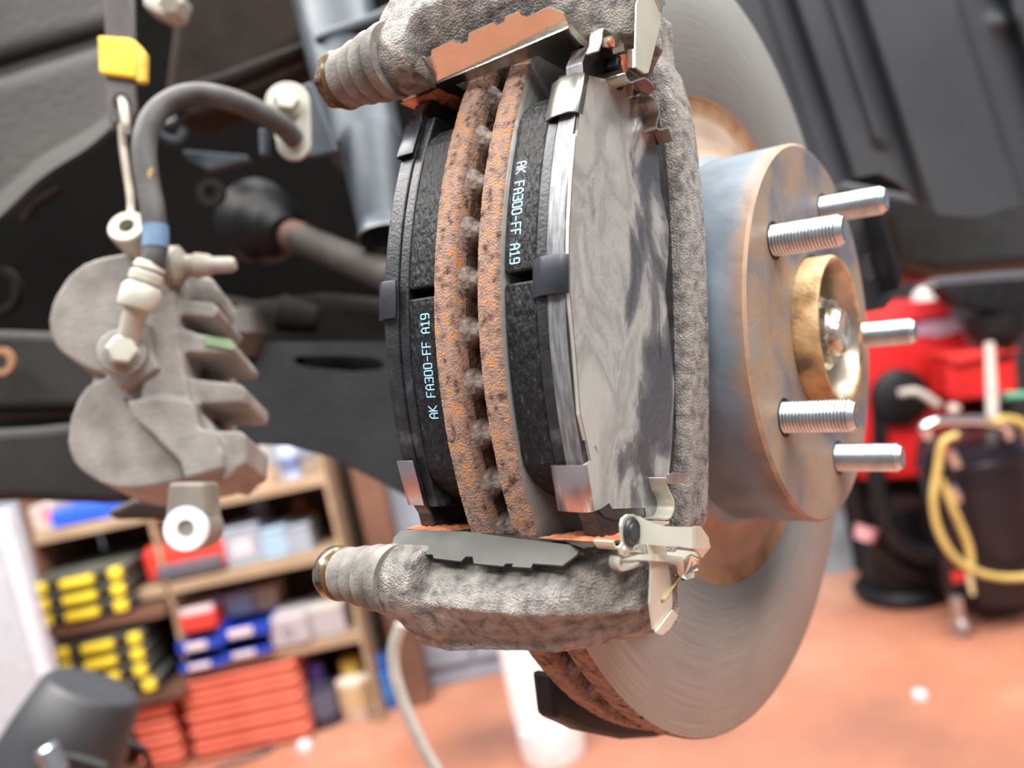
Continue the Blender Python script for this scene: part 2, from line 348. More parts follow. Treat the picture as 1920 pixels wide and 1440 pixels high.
post = tag(mk('door_post', bb((pr + .03, SY + .12, .85), (.09, .1, 1.7)), BROWN, mods=[bevel(.003)]), 'brown wooden post standing right of the shelving', 'post')
wp = thing('white_door', 'tall white door panel leaning open left of the shelving', 'door', MW, (xl - .4, SY - .3, 0))
wx = Y(74, 1180, SY - .3).x; wzt = Y(28, 955, SY - .3).z; wzb = Y(60, 1385, SY - .3).z
mk('panel', bb((wx - .33, SY - .3, (wzt + wzb) / 2), (.62, .03, wzt - wzb)), P('white_paint', 184, 188, 196, .5), wp, mods=[bevel(.003)])
mk('edge_strip', bb((wx - .008, SY - .3, (wzt + wzb) / 2), (.034, .045, wzt - wzb + .01)), P('white_edge', 214, 216, 226, .5), wp, mods=[bevel(.003)])
mk('foot', bb((wx - .3, SY - .3, wzb / 2), (.5, .06, wzb)), P('white_foot', 190, 194, 200, .6), wp)

cx0 = Y(706, 1100, 2.8).x; cx1 = Y(1010, 1100, 2.8).x
cab = thing('metal_cabinet', 'blue-grey metal cabinet right of the shelving behind the pale hose', 'cabinet', MW, ((cx0 + cx1) / 2, 2.8, 0))
CABM = mat('cabinet_paint', [rgb(128, 136, 148), rgb(150, 158, 170)], .5, 0, 4)
mk('body', bb(((cx0 + cx1) / 2, 2.92, .7), (cx1 - cx0, .22, 1.4)), CABM, cab, mods=[bevel(.004)])
for s in (0, 1): mk('door', bb((lp0 := cx0 + (cx1 - cx0) * (.25 + .5 * s), 2.803, .72), ((cx1 - cx0) * .48, .016, 1.3)), CABM, cab, mods=[bevel(.003)])
mk('handle', bb(((cx0 + cx1) / 2 + .03, 2.79, .5), (.015, .014, .12)), P('hnd', 180, 182, 186, .3, .8), cab, mods=[bevel(.003)])
# black tool cases with yellow latches
CASE = mat('case_black', [rgb(26, 27, 28), rgb(50, 52, 50)], .45, 0, 12)
CASEL = mat('case_lid_grey', [rgb(70, 72, 66), rgb(104, 104, 96)], .45, 0, 12)
YEL = mat('latch_yellow', [rgb(214, 180, 40), rgb(240, 214, 60)], .45, 0, 12)
def tool_case(x, z, wd, ht, dep, label, grp, y=SY - .05):
    t = thing('tool_case', label, 'tool case', MW, (x, y, z), grp)
    mk('body', bb((x, y + dep / 2, z + ht * .45), (wd, dep, ht * .84)), CASE, t, mods=[bevel(.012, 3)])
    mk('lid', bb((x, y + dep / 2 - .003, z + ht * .86), (wd * .99, dep, ht * .2)), CASEL, t, mods=[bevel(.008, 3)])
    mk('handle', bb((x, y - .012, z + ht * .5), (wd * .34, .03, ht * .55)), YEL, t, mods=[bevel(.008, 3)])
    for s in (-1, 1): mk('latch', bb((x + s * wd * .39, y - .006, z + ht * .52), (wd * .13, .026, ht * .72)), YEL, t, mods=[bevel(.008, 3)])
cA = sx(72, 1160); cB = sx(262, 1110); hh = (sx(85, 1090) - sx(103, 1147)).z / 2 * 1.0
caseh = abs(sx(158, 1080).z - sx(178, 1137).z) / 2
zc = sx(178, 1137).z - caseh * .5; xc = sx(165, 1108).x; wc = abs(sx(232, 1085).x - sx(95, 1120).x) / .78
struct_names = ['black tool case with yellow latches, bottom of the upper stack', 'black tool case with yellow latches, middle of the upper stack', 'black tool case with yellow latches, topmost of the upper stack']
for i in range(3): tool_case(xc + i * .004, zc + i * caseh, wc, caseh * .97, .34, struct_names[i], 'tool cases of the upper stack')
mk('shelf_board', bb(((xl + sx(325, 1150).x) / 2, SY + .16, zc - .018), (sx(325, 1150).x - xl, .44, .03)), BROWN, sh)
zl = sx(212, 1256).z - caseh * .5
for i, nm in enumerate(('second from the floor end of', 'above the lowest pair in', 'topmost of')):
    tool_case(sx(203, 1222).x + i * .003, zl + caseh * (i), wc * .96, caseh * .97, .34, 'black tool case with yellow latches, %s the lower stack' % ('lowest but one of' if i == 0 else 'third up of' if i == 1 else 'topmost of'), 'tool cases of the lower stack')
tool_case(sx(230, 1290).x, zl - caseh * 1.0, wc * .96, caseh * .97, .34, 'black tool case with yellow latches, lowest of the lower stack', 'tool cases of the lower stack')
mk('shelf_board', bb(((xl + sx(325, 1150).x) / 2, SY + .16, zl - caseh - .018), (sx(325, 1150).x - xl, .44, .03)), BROWN, sh)

def item(name, label, cat, u0, v0, u1, v1, m, dep=.18, y=SY + .02, bev=.006, zb=None, grp=None):
    c, s = wbox(u0, v0, u1, v1, y, dep)
    if zb is not None:
        top = c[2] + s[2] / 2; c = (c[0], c[1], (top + zb) / 2); s = (s[0], s[1], top - zb)
    t = thing(name, label, cat, MW, (c[0], c[1], c[2] - s[2] / 2), grp)
    mk('body', bb(c, s), m, t, mods=[bevel(bev, 3)]); return t, V(c), V(s)
BLUE = P('bright_blue', 50, 98, 226, .4); BLUED = P('bin_blue', 26, 66, 176, .4); RED = P('red_plastic', 226, 66, 54, .4)
GREYB = P('grey_blue_box', 158, 166, 178, .5); GREYL = P('light_grey_box', 178, 170, 174, .5); LABEL = P('pale_label', 222, 204, 208, .6)
ORG = mat('crate_orange', [rgb(216, 106, 84), rgb(238, 132, 108)], .45, 0, 8)
t, c, s = item('parts_box', 'bright blue flat box lying on the top shelf beside the caliper', 'box', 95, 985, 225, 935, BLUE, .24, zb=z1 - .003)
mk('lid_panel', bb((c.x - .02, c.y - s.y / 2 - .002, c.z), (s.x * .5, .004, s.z * .6)), BLUE, t)
t, c, s = item('carton', 'small multicoloured carton at the left end of the top shelf', 'box', 58, 985, 92, 945, P('carton', 196, 180, 170, .6), .15, zb=z1 - .003)
mk('pink_stripe', bb((c.x + s.x * .3, c.y - s.y / 2 - .001, c.z + .01), (s.x * .25, .003, s.z * .6)), P('pink', 230, 120, 140), t)
def can(name, label, cat, u, vt, r, zb, m, cap=None, capm=None, y=SY + .09, neck=True, band=None):
    a = Y(u, vt, y); h = a.z - zb; t = thing(name, label, cat, MW, (a.x, y, zb))
    ch = h * .22 if cap else 0
    mk('body', lathe([(0, 0), (0, r * .96), (.004, r), (h - ch - r * .35, r), (h - ch, r * (.45 if neck else .93)), (h - ch, 0)], (a.x, y, zb), (0, 0, 1), 28), m, t, smooth=True)
    if cap: mk('cap', lathe([(0, 0), (0, r * cap), (ch * .9, r * cap * .95), (ch, r * cap * .8), (ch, 0)], (a.x, y, zb + h - ch), (0, 0, 1), 20), capm or m, t, smooth=True)
    if band: mk('label_band', lathe([(h * .2, r * 1.01), (h * .6, r * 1.01)], (a.x, y, zb), (0, 0, 1), 28), band, t, smooth=True, mods=[solid(.001)])
    return t
can('spray_can', 'peach coloured can on the top shelf', 'can', 478, 842, .034, z1 - .003, P('peach', 232, 190, 160), .8, None, neck=False, y=SY + .06)
can('spray_can', 'pale blue can with dark side, at the right end of the top shelf', 'can', 535, 828, .034, z1 - .003, P('paleblue', 186, 200, 232), .8, P('capw', 206, 214, 236), neck=False, y=SY + .06, band=P('bnd', 110, 120, 160))
can('jar', 'small black jar left of the peach can', 'jar', 447, 868, .03, z1 - .003, BLACKP, .9, BLACKP, y=SY + .06, neck=False)
# red bag / drill on shelf two
t, c, s = item('tool_bag', 'red tool bag on the second shelf below the zinc ring', 'bag', 268, 1072, 412, 1000, RED, .2, bev=.03, zb=z2 - .003)
mk('side_pocket', bb((c.x + .02, c.y - s.y / 2 - .01, c.z - s.z * .22), (s.x * .8, .03, s.z * .42)), P('pocket', 90, 88, 96), t, mods=[bevel(.012, 3)])
mk('carry_loop', tube([(c.x - .07, c.y, c.z + s.z * .45), (c.x - .03, c.y, c.z + s.z * .85), (c.x + .05, c.y, c.z + s.z * .85), (c.x + .08, c.y, c.z + s.z * .45)], .008), P('loop', 200, 50, 44), t, smooth=True)
for i, (a, lab, m) in enumerate((((426, 1058, 480, 985), 'grey box at the left of the grey pile on the second shelf', GREYB), ((482, 1045, 532, 990), 'pale blue-grey box in the middle of the second shelf pile', P('pb', 160, 186, 208)),
        ((534, 1030, 578, 985), 'grey-blue box at the right end of the second shelf', GREYB))):
    t, c, s = item('box', lab, 'box', *a, m, .16, y=SY + .03 + i * .01, zb=z2 - .003)
    mk('lid', bb((c.x, c.y, c.z + s.z * .5), (s.x * 1.04, s.y * 1.04, .012)), m, t, mods=[bevel(.003)]); zt = c.z + s.z / 2
    if i == 0: mk('label', bb((c.x, c.y - s.y / 2 - .001, c.z), (s.x * .5, .002, s.z * .4)), LABEL, t)
can('bottle', 'grey bottle standing behind the grey pile on the second shelf', 'bottle', 482, 938, .045, z2 - .003, GREYB, .7, P('gcap', 190, 196, 206), y=SY + .28)
can('drum', 'orange-brown round tin at the right of the second shelf', 'tin', 560, 932, .05, z2 - .003, P('ob', 190, 120, 76), .6, P('ob2', 160, 96, 60), y=SY + .3)
# shelf three
t, c, s = item('box', 'red box with white top on the third shelf, above the blue bins', 'box', 330, 1182, 400, 1145, RED, .16, y=SY + .02, zb=sx(365, 1190).z)
mk('lid', bb((c.x, c.y, c.z + s.z * .5 + .008), (s.x * .9, s.y * .9, .02)), P('whitelid', 226, 206, 212), t, mods=[bevel(.003)])
def blue_bin(u0, v0, u1, v1, lab):
    c, s = wbox(u0, v0, u1, v1, SY - .03, .2); c = V(c); s = V(s)
    t = thing('storage_bin', lab, 'bin', MW, (c.x, c.y, c.z - s.z / 2), 'blue bins on the third shelf')
    bm = bmesh.new()
    for q, z in (((0, 0, -.5), (1, 1, .08)), ((-.5, 0, 0), (.03, 1, 1)), ((.5, 0, 0), (.03, 1, 1)), ((0, .5, 0), (1, .03, 1)), ((0, -.5, -.05), (1, .04, .9))):
        box(bm, (c.x + q[0] * s.x, c.y + q[1] * s.y, c.z + q[2] * s.z), (s.x * z[0], s.y * z[1], s.z * z[2]))
    mk('bin_shell', bm, BLUED, t, mods=[bevel(.002)])
    mk('label_plate', bb((c.x - s.x * .05, c.y - s.y / 2 - .008, c.z), (s.x * .5, .01, s.z * .62)), LABEL, t, mods=[bevel(.004)])
    return t
blue_bin(336, 1228, 412, 1190, 'blue storage bin with pale label, under the red box'); blue_bin(414, 1205, 500, 1162, 'blue storage bin with pale label, beside the square grey box')
blue_bin(340, 1262, 420, 1230, 'blue storage bin with pale label, bottom left of the blue bins'); blue_bin(422, 1240, 505, 1207, 'blue storage bin, bottom right of the blue bins')
t, c, s = item('boxed_filter', 'square pinkish grey box with round emblem on the third shelf', 'box', 505, 1205, 572, 1148, GREYL, .16, y=SY - .01, bev=.012, zb=z3 - .003)
mk('round_emblem', lathe([(0, .018), (.002, .018), (.002, .012), (0, .012)], (c.x, c.y - s.y / 2 - .001, c.z), (0, -1, 0), 24, closed=True), P('emb', 140, 130, 140), t)
t, c, s = item('box', 'light grey box at the right end of the third shelf', 'box', 578, 1188, 640, 1135, GREYL, .16, zb=z3 - .003); mk('lid', bb((c.x, c.y, c.z + s.z * .5), (s.x * 1.03, s.y * 1.03, .012)), P('lt', 200, 196, 188), t)
t, c, s = item('box', 'small grey box leaning above the blue bins', 'box', 425, 1160, 468, 1112, GREYB, .12, y=SY + .1); mk('lid', bb((c.x, c.y, c.z + s.z * .5), (s.x * 1.03, s.y * 1.03, .01)), GREYL, t)
t, c, s = item('box', 'small tan box on the third shelf behind the square grey box', 'box', 475, 1150, 515, 1100, P('tanb', 206, 168, 130), .12, y=SY + .12); mk('lid', bb((c.x, c.y, c.z + s.z * .5), (s.x * 1.03, s.y * 1.03, .01)), P('tn2', 190, 160, 130), t)
# orange crates on the floor
OX = [(sx(262, 1400).x, sx(347, 1400).x - .008), (sx(350, 1330).x, sx(566, 1300).x)]
ztop = sx(430, 1262).z
rows = 5
for ci, (x0, x1) in enumerate(OX):
    for ri in range(rows):
        zz = ztop * ri / rows + .012; hgt = ztop / rows - .008; wd = x1 - x0; cx = (x0 + x1) / 2; cy = SY + .14
        rn = ('floor level', 'second up', 'third up', 'fourth up', 'topmost')[ri]; cn = ('narrow left', 'wide right')[ci]
        t = thing('storage_crate', 'orange plastic drawer crate, %s of the %s stack' % (rn, cn), 'crate', MW, (cx, cy, zz), 'orange crates under the shelves')
        bm = bmesh.new()
        box(bm, (cx, cy, zz + .006), (wd, .3, .012)); box(bm, (x0 + .006, cy, zz + hgt / 2), (.012, .3, hgt)); box(bm, (x1 - .006, cy, zz + hgt / 2), (.012, .3, hgt)); box(bm, (cx, cy + .144, zz + hgt / 2), (wd, .012, hgt))
        mk('shell', bm, ORG, t, mods=[bevel(.003)])
        mk('front_panel', bb((cx, cy - .148, zz + hgt * .42), (wd - .026, .012, hgt * .74)), ORG, t, mods=[bevel(.003)])
        mk('rim', bb((cx, cy - .156, zz + hgt * .9), (wd, .022, hgt * .16)), ORG, t, mods=[bevel(.004)])
can('bottle', 'dark bottle with purple cap on the floor right of the orange crates', 'bottle', 588, 1242, .06, 0, P('dkb', 54, 54, 74, .3), .5, P('purp', 84, 72, 170), y=SY + .1, band=P('bn', 90, 90, 110))
can('bottle', 'cream bottle with yellow cap on the floor', 'bottle', 655, 1232, .062, 0, P('crm', 222, 206, 190, .4), .6, P('yc', 220, 196, 90), y=SY + .1, band=P('bn2', 200, 170, 130))
can('bottle', 'bright blue bottle on the floor beside the wooden post', 'bottle', 712, 1228, .045, 0, P('blb', 36, 120, 214, .35), .7, P('bc', 40, 110, 200), y=SY + .14, band=P('bn3', 60, 140, 220))

# white tub with lid on the floor in the middle
tb = G(1040, 1412); t = thing('white_canister', 'white plastic canister with yellow label standing on the floor under the disc', 'canister', MW, tuple(tb))
mk('base_cup', lathe([(0, 0), (0, .085), (.02, .09), (.1, .088), (.11, .07), (.11, 0)], tb, (0, 0, 1), 32), P('wh', 250, 250, 252, .35), t, smooth=True)
mk('body', lathe([(0, 0), (0, .07), (.02, .072), (.28, .068), (.3, .05), (.3, 0)], tb + V((-.02, 0, .11)), (0, 0, 1), 32), mat('wh2', [rgb(250, 250, 252)], .35), t, smooth=True)
mk('label_band', lathe([(.24, .0705), (.28, .069)], tb + V((-.02, 0, .11)), (0, 0, 1), 32), P('yl', 240, 206, 60), t, smooth=True, mods=[solid(.001)])
p0 = G(1725, 1308); tag(mk('plastic_cap', lathe([(0, 0), (0, .02), (.014, .019), (.018, .014), (.018, 0)], p0, (0, 0, 1), 20), P('capp', 232, 206, 206), smooth=True), 'small white cap lying on the red floor at right', 'cap')
p0 = G(572, 1402); tag(mk('plastic_cap', lathe([(0, 0), (0, .024), (.018, .023), (.022, .016), (.022, 0)], p0, (0, 0, 1), 20), P('capw2', 236, 230, 234), smooth=True), 'small white cap lying on the floor before the orange crates', 'cap')
# floor cable loop
pts = [G(u, v, .008) for u, v in ((440, 1380), (475, 1378), (515, 1388), (505, 1405), (470, 1420), (430, 1432), (400, 1445))]
tag(mk('floor_cable', tube(pts, .008), P('cab', 96, 76, 74), smooth=True), 'dark cable looped on the floor before the orange crates', 'cable')
# white air hose hanging nearer
pts = [D(u, v, .8) for u, v in ((752, 1170), (738, 1215), (740, 1262), (758, 1322), (785, 1385), (815, 1440), (850, 1500))]
tag(mk('air_hose', tube(pts, .0056, 16), P('ahose', 196, 194, 186, .4), smooth=True), 'pale plastic hose hanging below the lower bracket arm', 'hose')

# dark work lamp / shade lower left
t = thing('lamp_housing', 'dark grey curved lamp housing in the bottom left corner', 'lamp', MW, tuple(D(140, 1440, .95)))
a = D(60, 1480, .95); b = D(190, 1275, .95); ax = (D(215, 1300, .95) - D(120, 1560, .95)).normalized()
shp = [D(u, v, .95) for u, v in ((95, 1262), (130, 1285), (200, 1290), (268, 1300), (240, 1370), (205, 1480), (0, 1480), (30, 1380))]
DKG = mat('dark_grey_plastic', [rgb(34, 34, 37), rgb(48, 48, 52)], .5, 0, 12)
mk('shade', lathe([(0, 0), (.002, .050), (.008, .056), (.06, .066), (.15, .078), (.2, .08), (.2, 0)], D(178, 1283, .99), -(UP + RT * .42 + FW * .15), 48), DKG, t, smooth=True)
mk('bulb_guard', tube([D(100, 1415, .9), D(150, 1425, .9), D(200, 1440, .9)], .006), BLACKP, t, smooth=True)
mk('bracket', cyl(D(85, 1400, .88), D(110, 1450, .88), .012, seg=20, bev=.002), ZINC, t, smooth=True)
pts = [D(u, v, .95) for u, v in ((240, 1392), (265, 1402), (278, 1425), (280, 1450), (270, 1500))]
tag(mk('power_cable', tube(pts, .0035), BLACKP, smooth=True), 'black cable curling beside the dark lamp housing', 'cable')

# ------------------------------------------------------------------ red machine, hoses and canister at right
REDM = mat('machine_red', [rgb(170, 24, 24), rgb(206, 40, 40)], .35, 0, 5)
my = 2.85
t = thing('parts_washer', 'red workshop machine with rounded black motor cover on its front', 'machine', MW, tuple(Y(1700, 900, my)))
def Pm(pts, y): return [Y(u, v, y) for u, v in pts]
mk('housing', prism(Pm([(1560, 590), (1640, 578), (1770, 565), (1800, 600), (1830, 650), (1840, 895), (1560, 905)], my), (0, .5, 0)), REDM, t, mods=[bevel(.02, 3)])
mk('top_cover', prism(Pm([(1560, 600), (1640, 575), (1775, 558), (1790, 575), (1770, 592), (1560, 622)], my - .03), (0, .45, 0)), P('redtop', 226, 60, 64, .3), t, mods=[bevel(.008, 3)])
mk('name_strip', prism(Pm([(1722, 605), (1790, 592), (1805, 620), (1760, 632), (1722, 628)], my - .012), (0, .012, 0)), P('grstrip', 176, 150, 170, .4), t)
cc = Y(1690, 745, my - .03)
mk('motor_cover', lathe([(0, 0), (0, .095), (.03, .095), (.045, .07), (.045, 0)], cc + V((0, .03, 0)), (0, -1, 0), 36), BLACKP, t, smooth=True)
mk('cover_skirt', prism(Pm([(1637, 745), (1662, 745), (1668, 880), (1640, 880)], my - .02), (0, .02, 0)), BLACKP, t, mods=[bevel(.004)])
mk('lever', tube([Y(1685, 738, my - .1), Y(1720, 735, my - .12), Y(1760, 760, my - .14)], .014), P('lev', 170, 160, 150, .4), t, smooth=True)
mk('lever_knob', lathe([(-.022, 0), (-.018, .014), (0, .022), (.018, .014), (.022, 0)], Y(1788, 766, my - .14), (0, 0, 1), 20), P('knobp', 214, 184, 170), t, smooth=True)
mk('foot', prism(Pm([(1600, 880), (1820, 875), (1830, 1075), (1620, 1085)], my + .13), (0, .34, 0)), BLACKP, t, mods=[bevel(.02)])
t = thing('side_tank', 'red square tank with rounded corners right of the red machine', 'tank', MW, tuple(Y(1835, 745, 2.7)))
mk('body', prism(Pm([(1778, 672), (1905, 652), (1912, 740), (1790, 755), (1780, 740)], 2.68), (0, .13, 0)), REDM, t, mods=[bevel(.015, 3)])
mk('lid', prism(Pm([(1772, 668), (1890, 650), (1905, 645), (1912, 660), (1790, 684)], 2.66), (0, .15, 0)), P('redlid', 220, 56, 52, .3), t, mods=[bevel(.006, 3)])
mk('stand', prism(Pm([(1845, 755), (1900, 745), (1900, 1120), (1850, 1120)], 2.72), (0, .1, 0)), BLACKP, t)
for u, v, r, lb in ((1634, 556, .05, 'smaller white domed cap on the red machine, behind the black bracket'), (1742, 550, .055, 'larger white domed cap on the red machine, left of the metal tray')):
    tag(mk('filler_cap', lathe([(0, 0), (0, r), (r * .5, r * .9), (r * .8, r * .5), (r * .9, 0)], Y(u, v + 12, my + .02), (0, 0, 1), 28), P('wcap', 220, 222, 216, .3), smooth=True), lb, 'cap', 'white caps on the red machine')
# hoses and black bits between machine and disc
for pts, r, lb in ((((1585, 860), (1600, 930), (1640, 1010), (1690, 1060), (1725, 1072)), .03, 'thick black hose running down from the red machine to the floor'), (((1640, 860), (1650, 940), (1680, 1010), (1740, 1040), (1790, 1030)), .028, 'second black hose curving under the red machine')):
    tag(mk('drain_hose', tube([Y(u, v, 2.62 if r > .029 else 2.53) for u, v in pts], r), BLACKP, smooth=True), lb, 'hose')
tag(mk('hose_clamp', lathe([(-.02, .0), (-.02, .03), (.02, .036), (.02, 0)], Y(1623, 1000, 2.58), (.5, 0, 1), 20), P('pkc', 206, 150, 156), smooth=True), 'pink round hose clamp on the thick black hose', 'clamp')
bs = G(1680, 1095); t = thing('hose_reel_base', 'low black base under the hoses of the red machine', 'base', MW, (bs.x, bs.y, 0))
mk('plate', lathe([(0, 0), (0, .16), (.03, .17), (.05, .15), (.06, 0)], (bs.x, bs.y - .08, 0), (0, 0, 1), 36), BLACKP, t, smooth=True)
mk('drum', lathe([(0, 0), (0, .12), (.26, .1), (.28, 0)], (bs.x, bs.y - .08, .05), (0, 0, 1), 32), BLACKP, t, smooth=True)
# black canister with chrome handle and yellow hose
cb_ = G(1905, 1170); cxx, cyy = cb_.x, cb_.y + .1
t = thing('oil_drainer', 'black cylindrical oil drainer tank with chrome handle on casters', 'tank', MW, (cxx, cyy, 0))
ztp = Y(1850, 812, cyy - .1).z; rr = abs(Y(1905, 1000, cyy).x - Y(1812, 1000, cyy).x)
TANK = mat('tank_black', [rgb(22, 18, 24), rgb(36, 30, 38)], .28, .2, 6)
mk('tank', lathe([(0, 0), (.0, rr * .9), (.03, rr), (ztp - .14, rr), (ztp - .1, rr * .93), (ztp - .08, rr * .5), (ztp - .08, 0)], (cxx, cyy, .07), (0, 0, 1), 48), TANK, t, smooth=True)
mk('tank_seam', lathe([(ztp - .17, rr * 1.01), (ztp - .165, rr * 1.03), (ztp - .15, rr * 1.03), (ztp - .145, rr * 1.01)], (cxx, cyy, .07), (0, 0, 1), 48), TANK, t, smooth=True, mods=[solid(.003)])
hp = [Y(u, v, cyy - rr) for u, v in ((1742, 822), (1735, 800), (1760, 790), (1800, 788), (1850, 790), (1885, 800), (1893, 822))]
mk('handle', tube(hp, .014, 14), mat('chrome', [rgb(235, 238, 242)], .08, 1), t, smooth=True)
zc_ = G(1803, 1192); kk = thing
mk('caster', lathe([(-.012, 0), (-.012, .026), (-.006, .03), (.006, .03), (.012, .026), (.012, 0)], (zc_.x, zc_.y, .03), (1, .2, 0), 24), P('casterg', 170, 164, 160, .3, .5), t, smooth=True)
mk('caster_fork', bb((zc_.x, zc_.y, .085), (.03, .03, .08)), ZINC, t, mods=[bevel(.006)])
mk('caster_arm', cyl((zc_.x, zc_.y, .12), (cxx - rr * .6, cyy - .05, .12), .014), BLACKP, t, smooth=True)
mk('gauge_post', cyl(Y(1855, 642, cyy), Y(1862, 790, cyy), .013, .018, 20), P('cream_post', 214, 204, 194, .4), t, smooth=True)
for u, v in ((1788, 860), (1790, 925)): mk('fitting', lathe([(-.025, .0), (-.025, .012), (0, .016), (.025, .012), (.025, 0)], Y(u, v, cyy - rr - .02), (.3, 0, -1), 20), mat('chr2', [rgb(230, 230, 226)], .15, 1), t, smooth=True)
yh = mat('amber_hose', [rgb(172, 142, 76), rgb(200, 174, 104)], .35, 0, 10)
pts = [Y(u, v, cyy - rr - .04) for u, v in ((1795, 815), (1768, 830), (1758, 880), (1750, 940), (1762, 1000), (1795, 1050), (1850, 1078), (1920, 1082), (2000, 1060))]
o = tag(mk('drain_tube', tube(pts, .0105, 16), yh, smooth=True), 'translucent amber hose looping round the black oil drainer', 'hose')
pts = [Y(u, v, cyy - rr - .03) for u, v in ((1862, 792), (1890, 786), (1925, 800), (1960, 850))]
tag(mk('drain_tube', tube(pts, .012, 16), yh, smooth=True), 'short amber hose arching from the chrome handle', 'hose')
pts = [Y(u, v, cyy - rr - .03) for u, v in ((1764, 900), (1790, 960), (1815, 1020), (1822, 1065))]
tag(mk('drain_tube', tube(pts, .011, 16), yh, smooth=True), 'straighter amber hose hanging inside the loop', 'hose')
tag(mk('hose_end', cyl(Y(1815, 1068, cyy - rr - .03), Y(1824, 1115, cyy - rr - .03), .010, .007, 18, bev=.002), P('hend', 214, 196, 150), smooth=True), 'pale hose end fitting hanging below the amber loop', 'fitting')
tag(mk('valve_handle', bb(tuple(Y(1802, 1080, cyy - rr - .02)), (.05, .02, .03)), P('rv', 200, 40, 36), mods=[bevel(.005)]), 'small red valve handle at the lower end of the amber hose', 'valve')
# tray and reel over the canister
t = thing('drip_tray', 'grey metal tray edge above the red machine', 'tray', MW, tuple(Y(1830, 525, 2.4)))
mk('rim', prism(Pm([(1735, 523), (1920, 500), (2000, 492), (2000, 515), (1920, 523), (1745, 535)], 2.66), (0, .1, 0)), P('trayg', 104, 106, 114, .35, .4), t, mods=[bevel(.005)])
mk('pan', prism(Pm([(1755, 537), (2000, 515), (1990, 560), (1890, 590), (1800, 575)], 2.665), (0, .09, 0)), BLACKP, t, mods=[bevel(.01)])
mk('hub', lathe([(0, 0), (0, .09), (.06, .085), (.1, .05), (.16, .02), (.16, 0)], Y(1865, 588, 2.70), (0, 0, -1), 32), BLACKP, t, smooth=True)
tag(mk('green_hose', tube([Y(u, v, 2.4) for u, v in ((1885, 742), (1905, 742), (1960, 738))], .012), P('grn', 90, 160, 130), smooth=True), 'short green hose at the right edge beside the red tank', 'hose')

# ================================================================== the car around the wheel
# dark wheel housing behind everything
t = thing('wheel_housing', 'dirty inner wheel housing and underbody coloured dark as in shade, behind the suspension', 'car body', MW, tuple(D(400, 300, 1.0)))
mk('housing_panel', prism(px([(-900, -900), (2300, -900), (2300, 380), (1740, 430), (1720, 470), (1560, 440), (1500, 560), (780, 720), (500, 760), (430, 800), (150, 800), (-200, 820), (-900, 840)], 1.0), FW * .02), mat('housing_shade', [rgb(4, 4, 4), rgb(12, 10, 10)], .9, 0, 8, spec=.05), t)  # near-black colour stands in for the unlit depth behind the suspension
mk('chassis_rail', prism(px([(300, 195), (350, 230), (590, 130), (590, 60), (560, -40), (330, -40)], .7), FW * .05), mat('rail_dirt_shade', [rgb(22, 17, 14), rgb(52, 43, 37)], .85, 0, 14, spec=.15), t, mods=[bevel(.01, 3)])  # rail's dirt colour darkened to include the shade up there
mk('rail_lip', prism(px([(300, 170), (420, 130), (590, 65), (592, 85), (470, 140), (370, 178), (300, 200)], .66), FW * .02), UNDER, t, mods=[bevel(.004, 2)])
# inner body panel top left
def grid_sheet(name, f, nu, nv, m, parent=None, th=.002, smooth=True):
    bm = bmesh.new(); g = [[bm.verts.new(f(i / nu, j / nv)) for j in range(nv + 1)] for i in range(nu + 1)]
    for i in range(nu):
        for j in range(nv): bm.faces.new((g[i][j], g[i + 1][j], g[i + 1][j + 1], g[i][j + 1]))
    return mk(name, bm, m, parent, smooth=smooth, mods=[solid(th)])
def lp(a, b, t): return a + (b - a) * t
t = thing('inner_fender_panel', 'grey-brown dusty body panel in the top left corner', 'car panel', MW, tuple(D(100, 200, .62)))
def fpan(a, b):
    u = lp(-60, 212, a); vb = lp(455, 240, a) + 6 * sin(a * 9); v = lp(-60, vb, b)
    crease = .012 * math.exp(-((v - lp(150, 70, a)) / 22) ** 2) - .014 * max(0, b - .9) * 10
    return D(u, v, .66 + crease - .05 * b)
grid_sheet('panel_skin', fpan, 60, 60, mat('panel_dust_shade', [rgb(16, 14, 13), rgb(26, 23, 21), rgb(38, 34, 31)], .85, 0, 12, 6, .0008, 120), t, .004)  # dusty tones painted darker as the shade under the fender
mk('wiring_clip', prism(px([(30, 405), (60, 370), (110, 345), (108, 358), (62, 388), (40, 420)], .6), FW * .01), UNDER, t, mods=[bevel(.002)])
# grey cream clip top
t = thing('brake_line_clip', 'cream bolt head and clip at the top beside the strap', 'clip', MW, tuple(D(300, 10, .6)))
mk('clip_body', prism(px([(265, -10), (345, -10), (330, 30), (305, 30), (268, 12)], .6), FW * .02), CREAM, t, mods=[bevel(.003)])
mk('bolt_head', hexa(D(320, 2, .6), D(318, 4, .585), .008), CREAM, t)
# strut
t = thing('strut', 'blue-grey suspension strut tube with flared lower lip', 'strut', MW, tuple(D(700, 300, .62)))
a = D(610, -60, .66); b = D(690, 285, .6); axs = (b - a).normalized()
mk('upper_tube', cyl(a, b, .031, .026, 40), STRUT, t, smooth=True)
c0 = D(692, 255, .58); c1 = D(722, 445, .56)
L = (c1 - c0).length
mk('lower_tube', lathe([(0, 0), (0, .0195), (L * .2, .0205), (L * .85, .017), (L * .93, .0165), (L, .019), (L, .0165), (L * .8, .014), (L * .8, 0)], c0, c1 - c0, 40), STRUT, t, smooth=True)
mk('spring_seat', prism(px([(585, 62), (640, 40), (700, 20), (760, -10), (770, 10), (700, 45), (640, 66), (590, 80)], .6), FW * .04), STRUT, t, mods=[bevel(.004, 3)])
mk('mounting_plate', prism(px([(560, 160), (585, 150), (636, 285), (580, 296), (545, 270)], .56), FW * .006), STRUT, t, mods=[bevel(.002)])
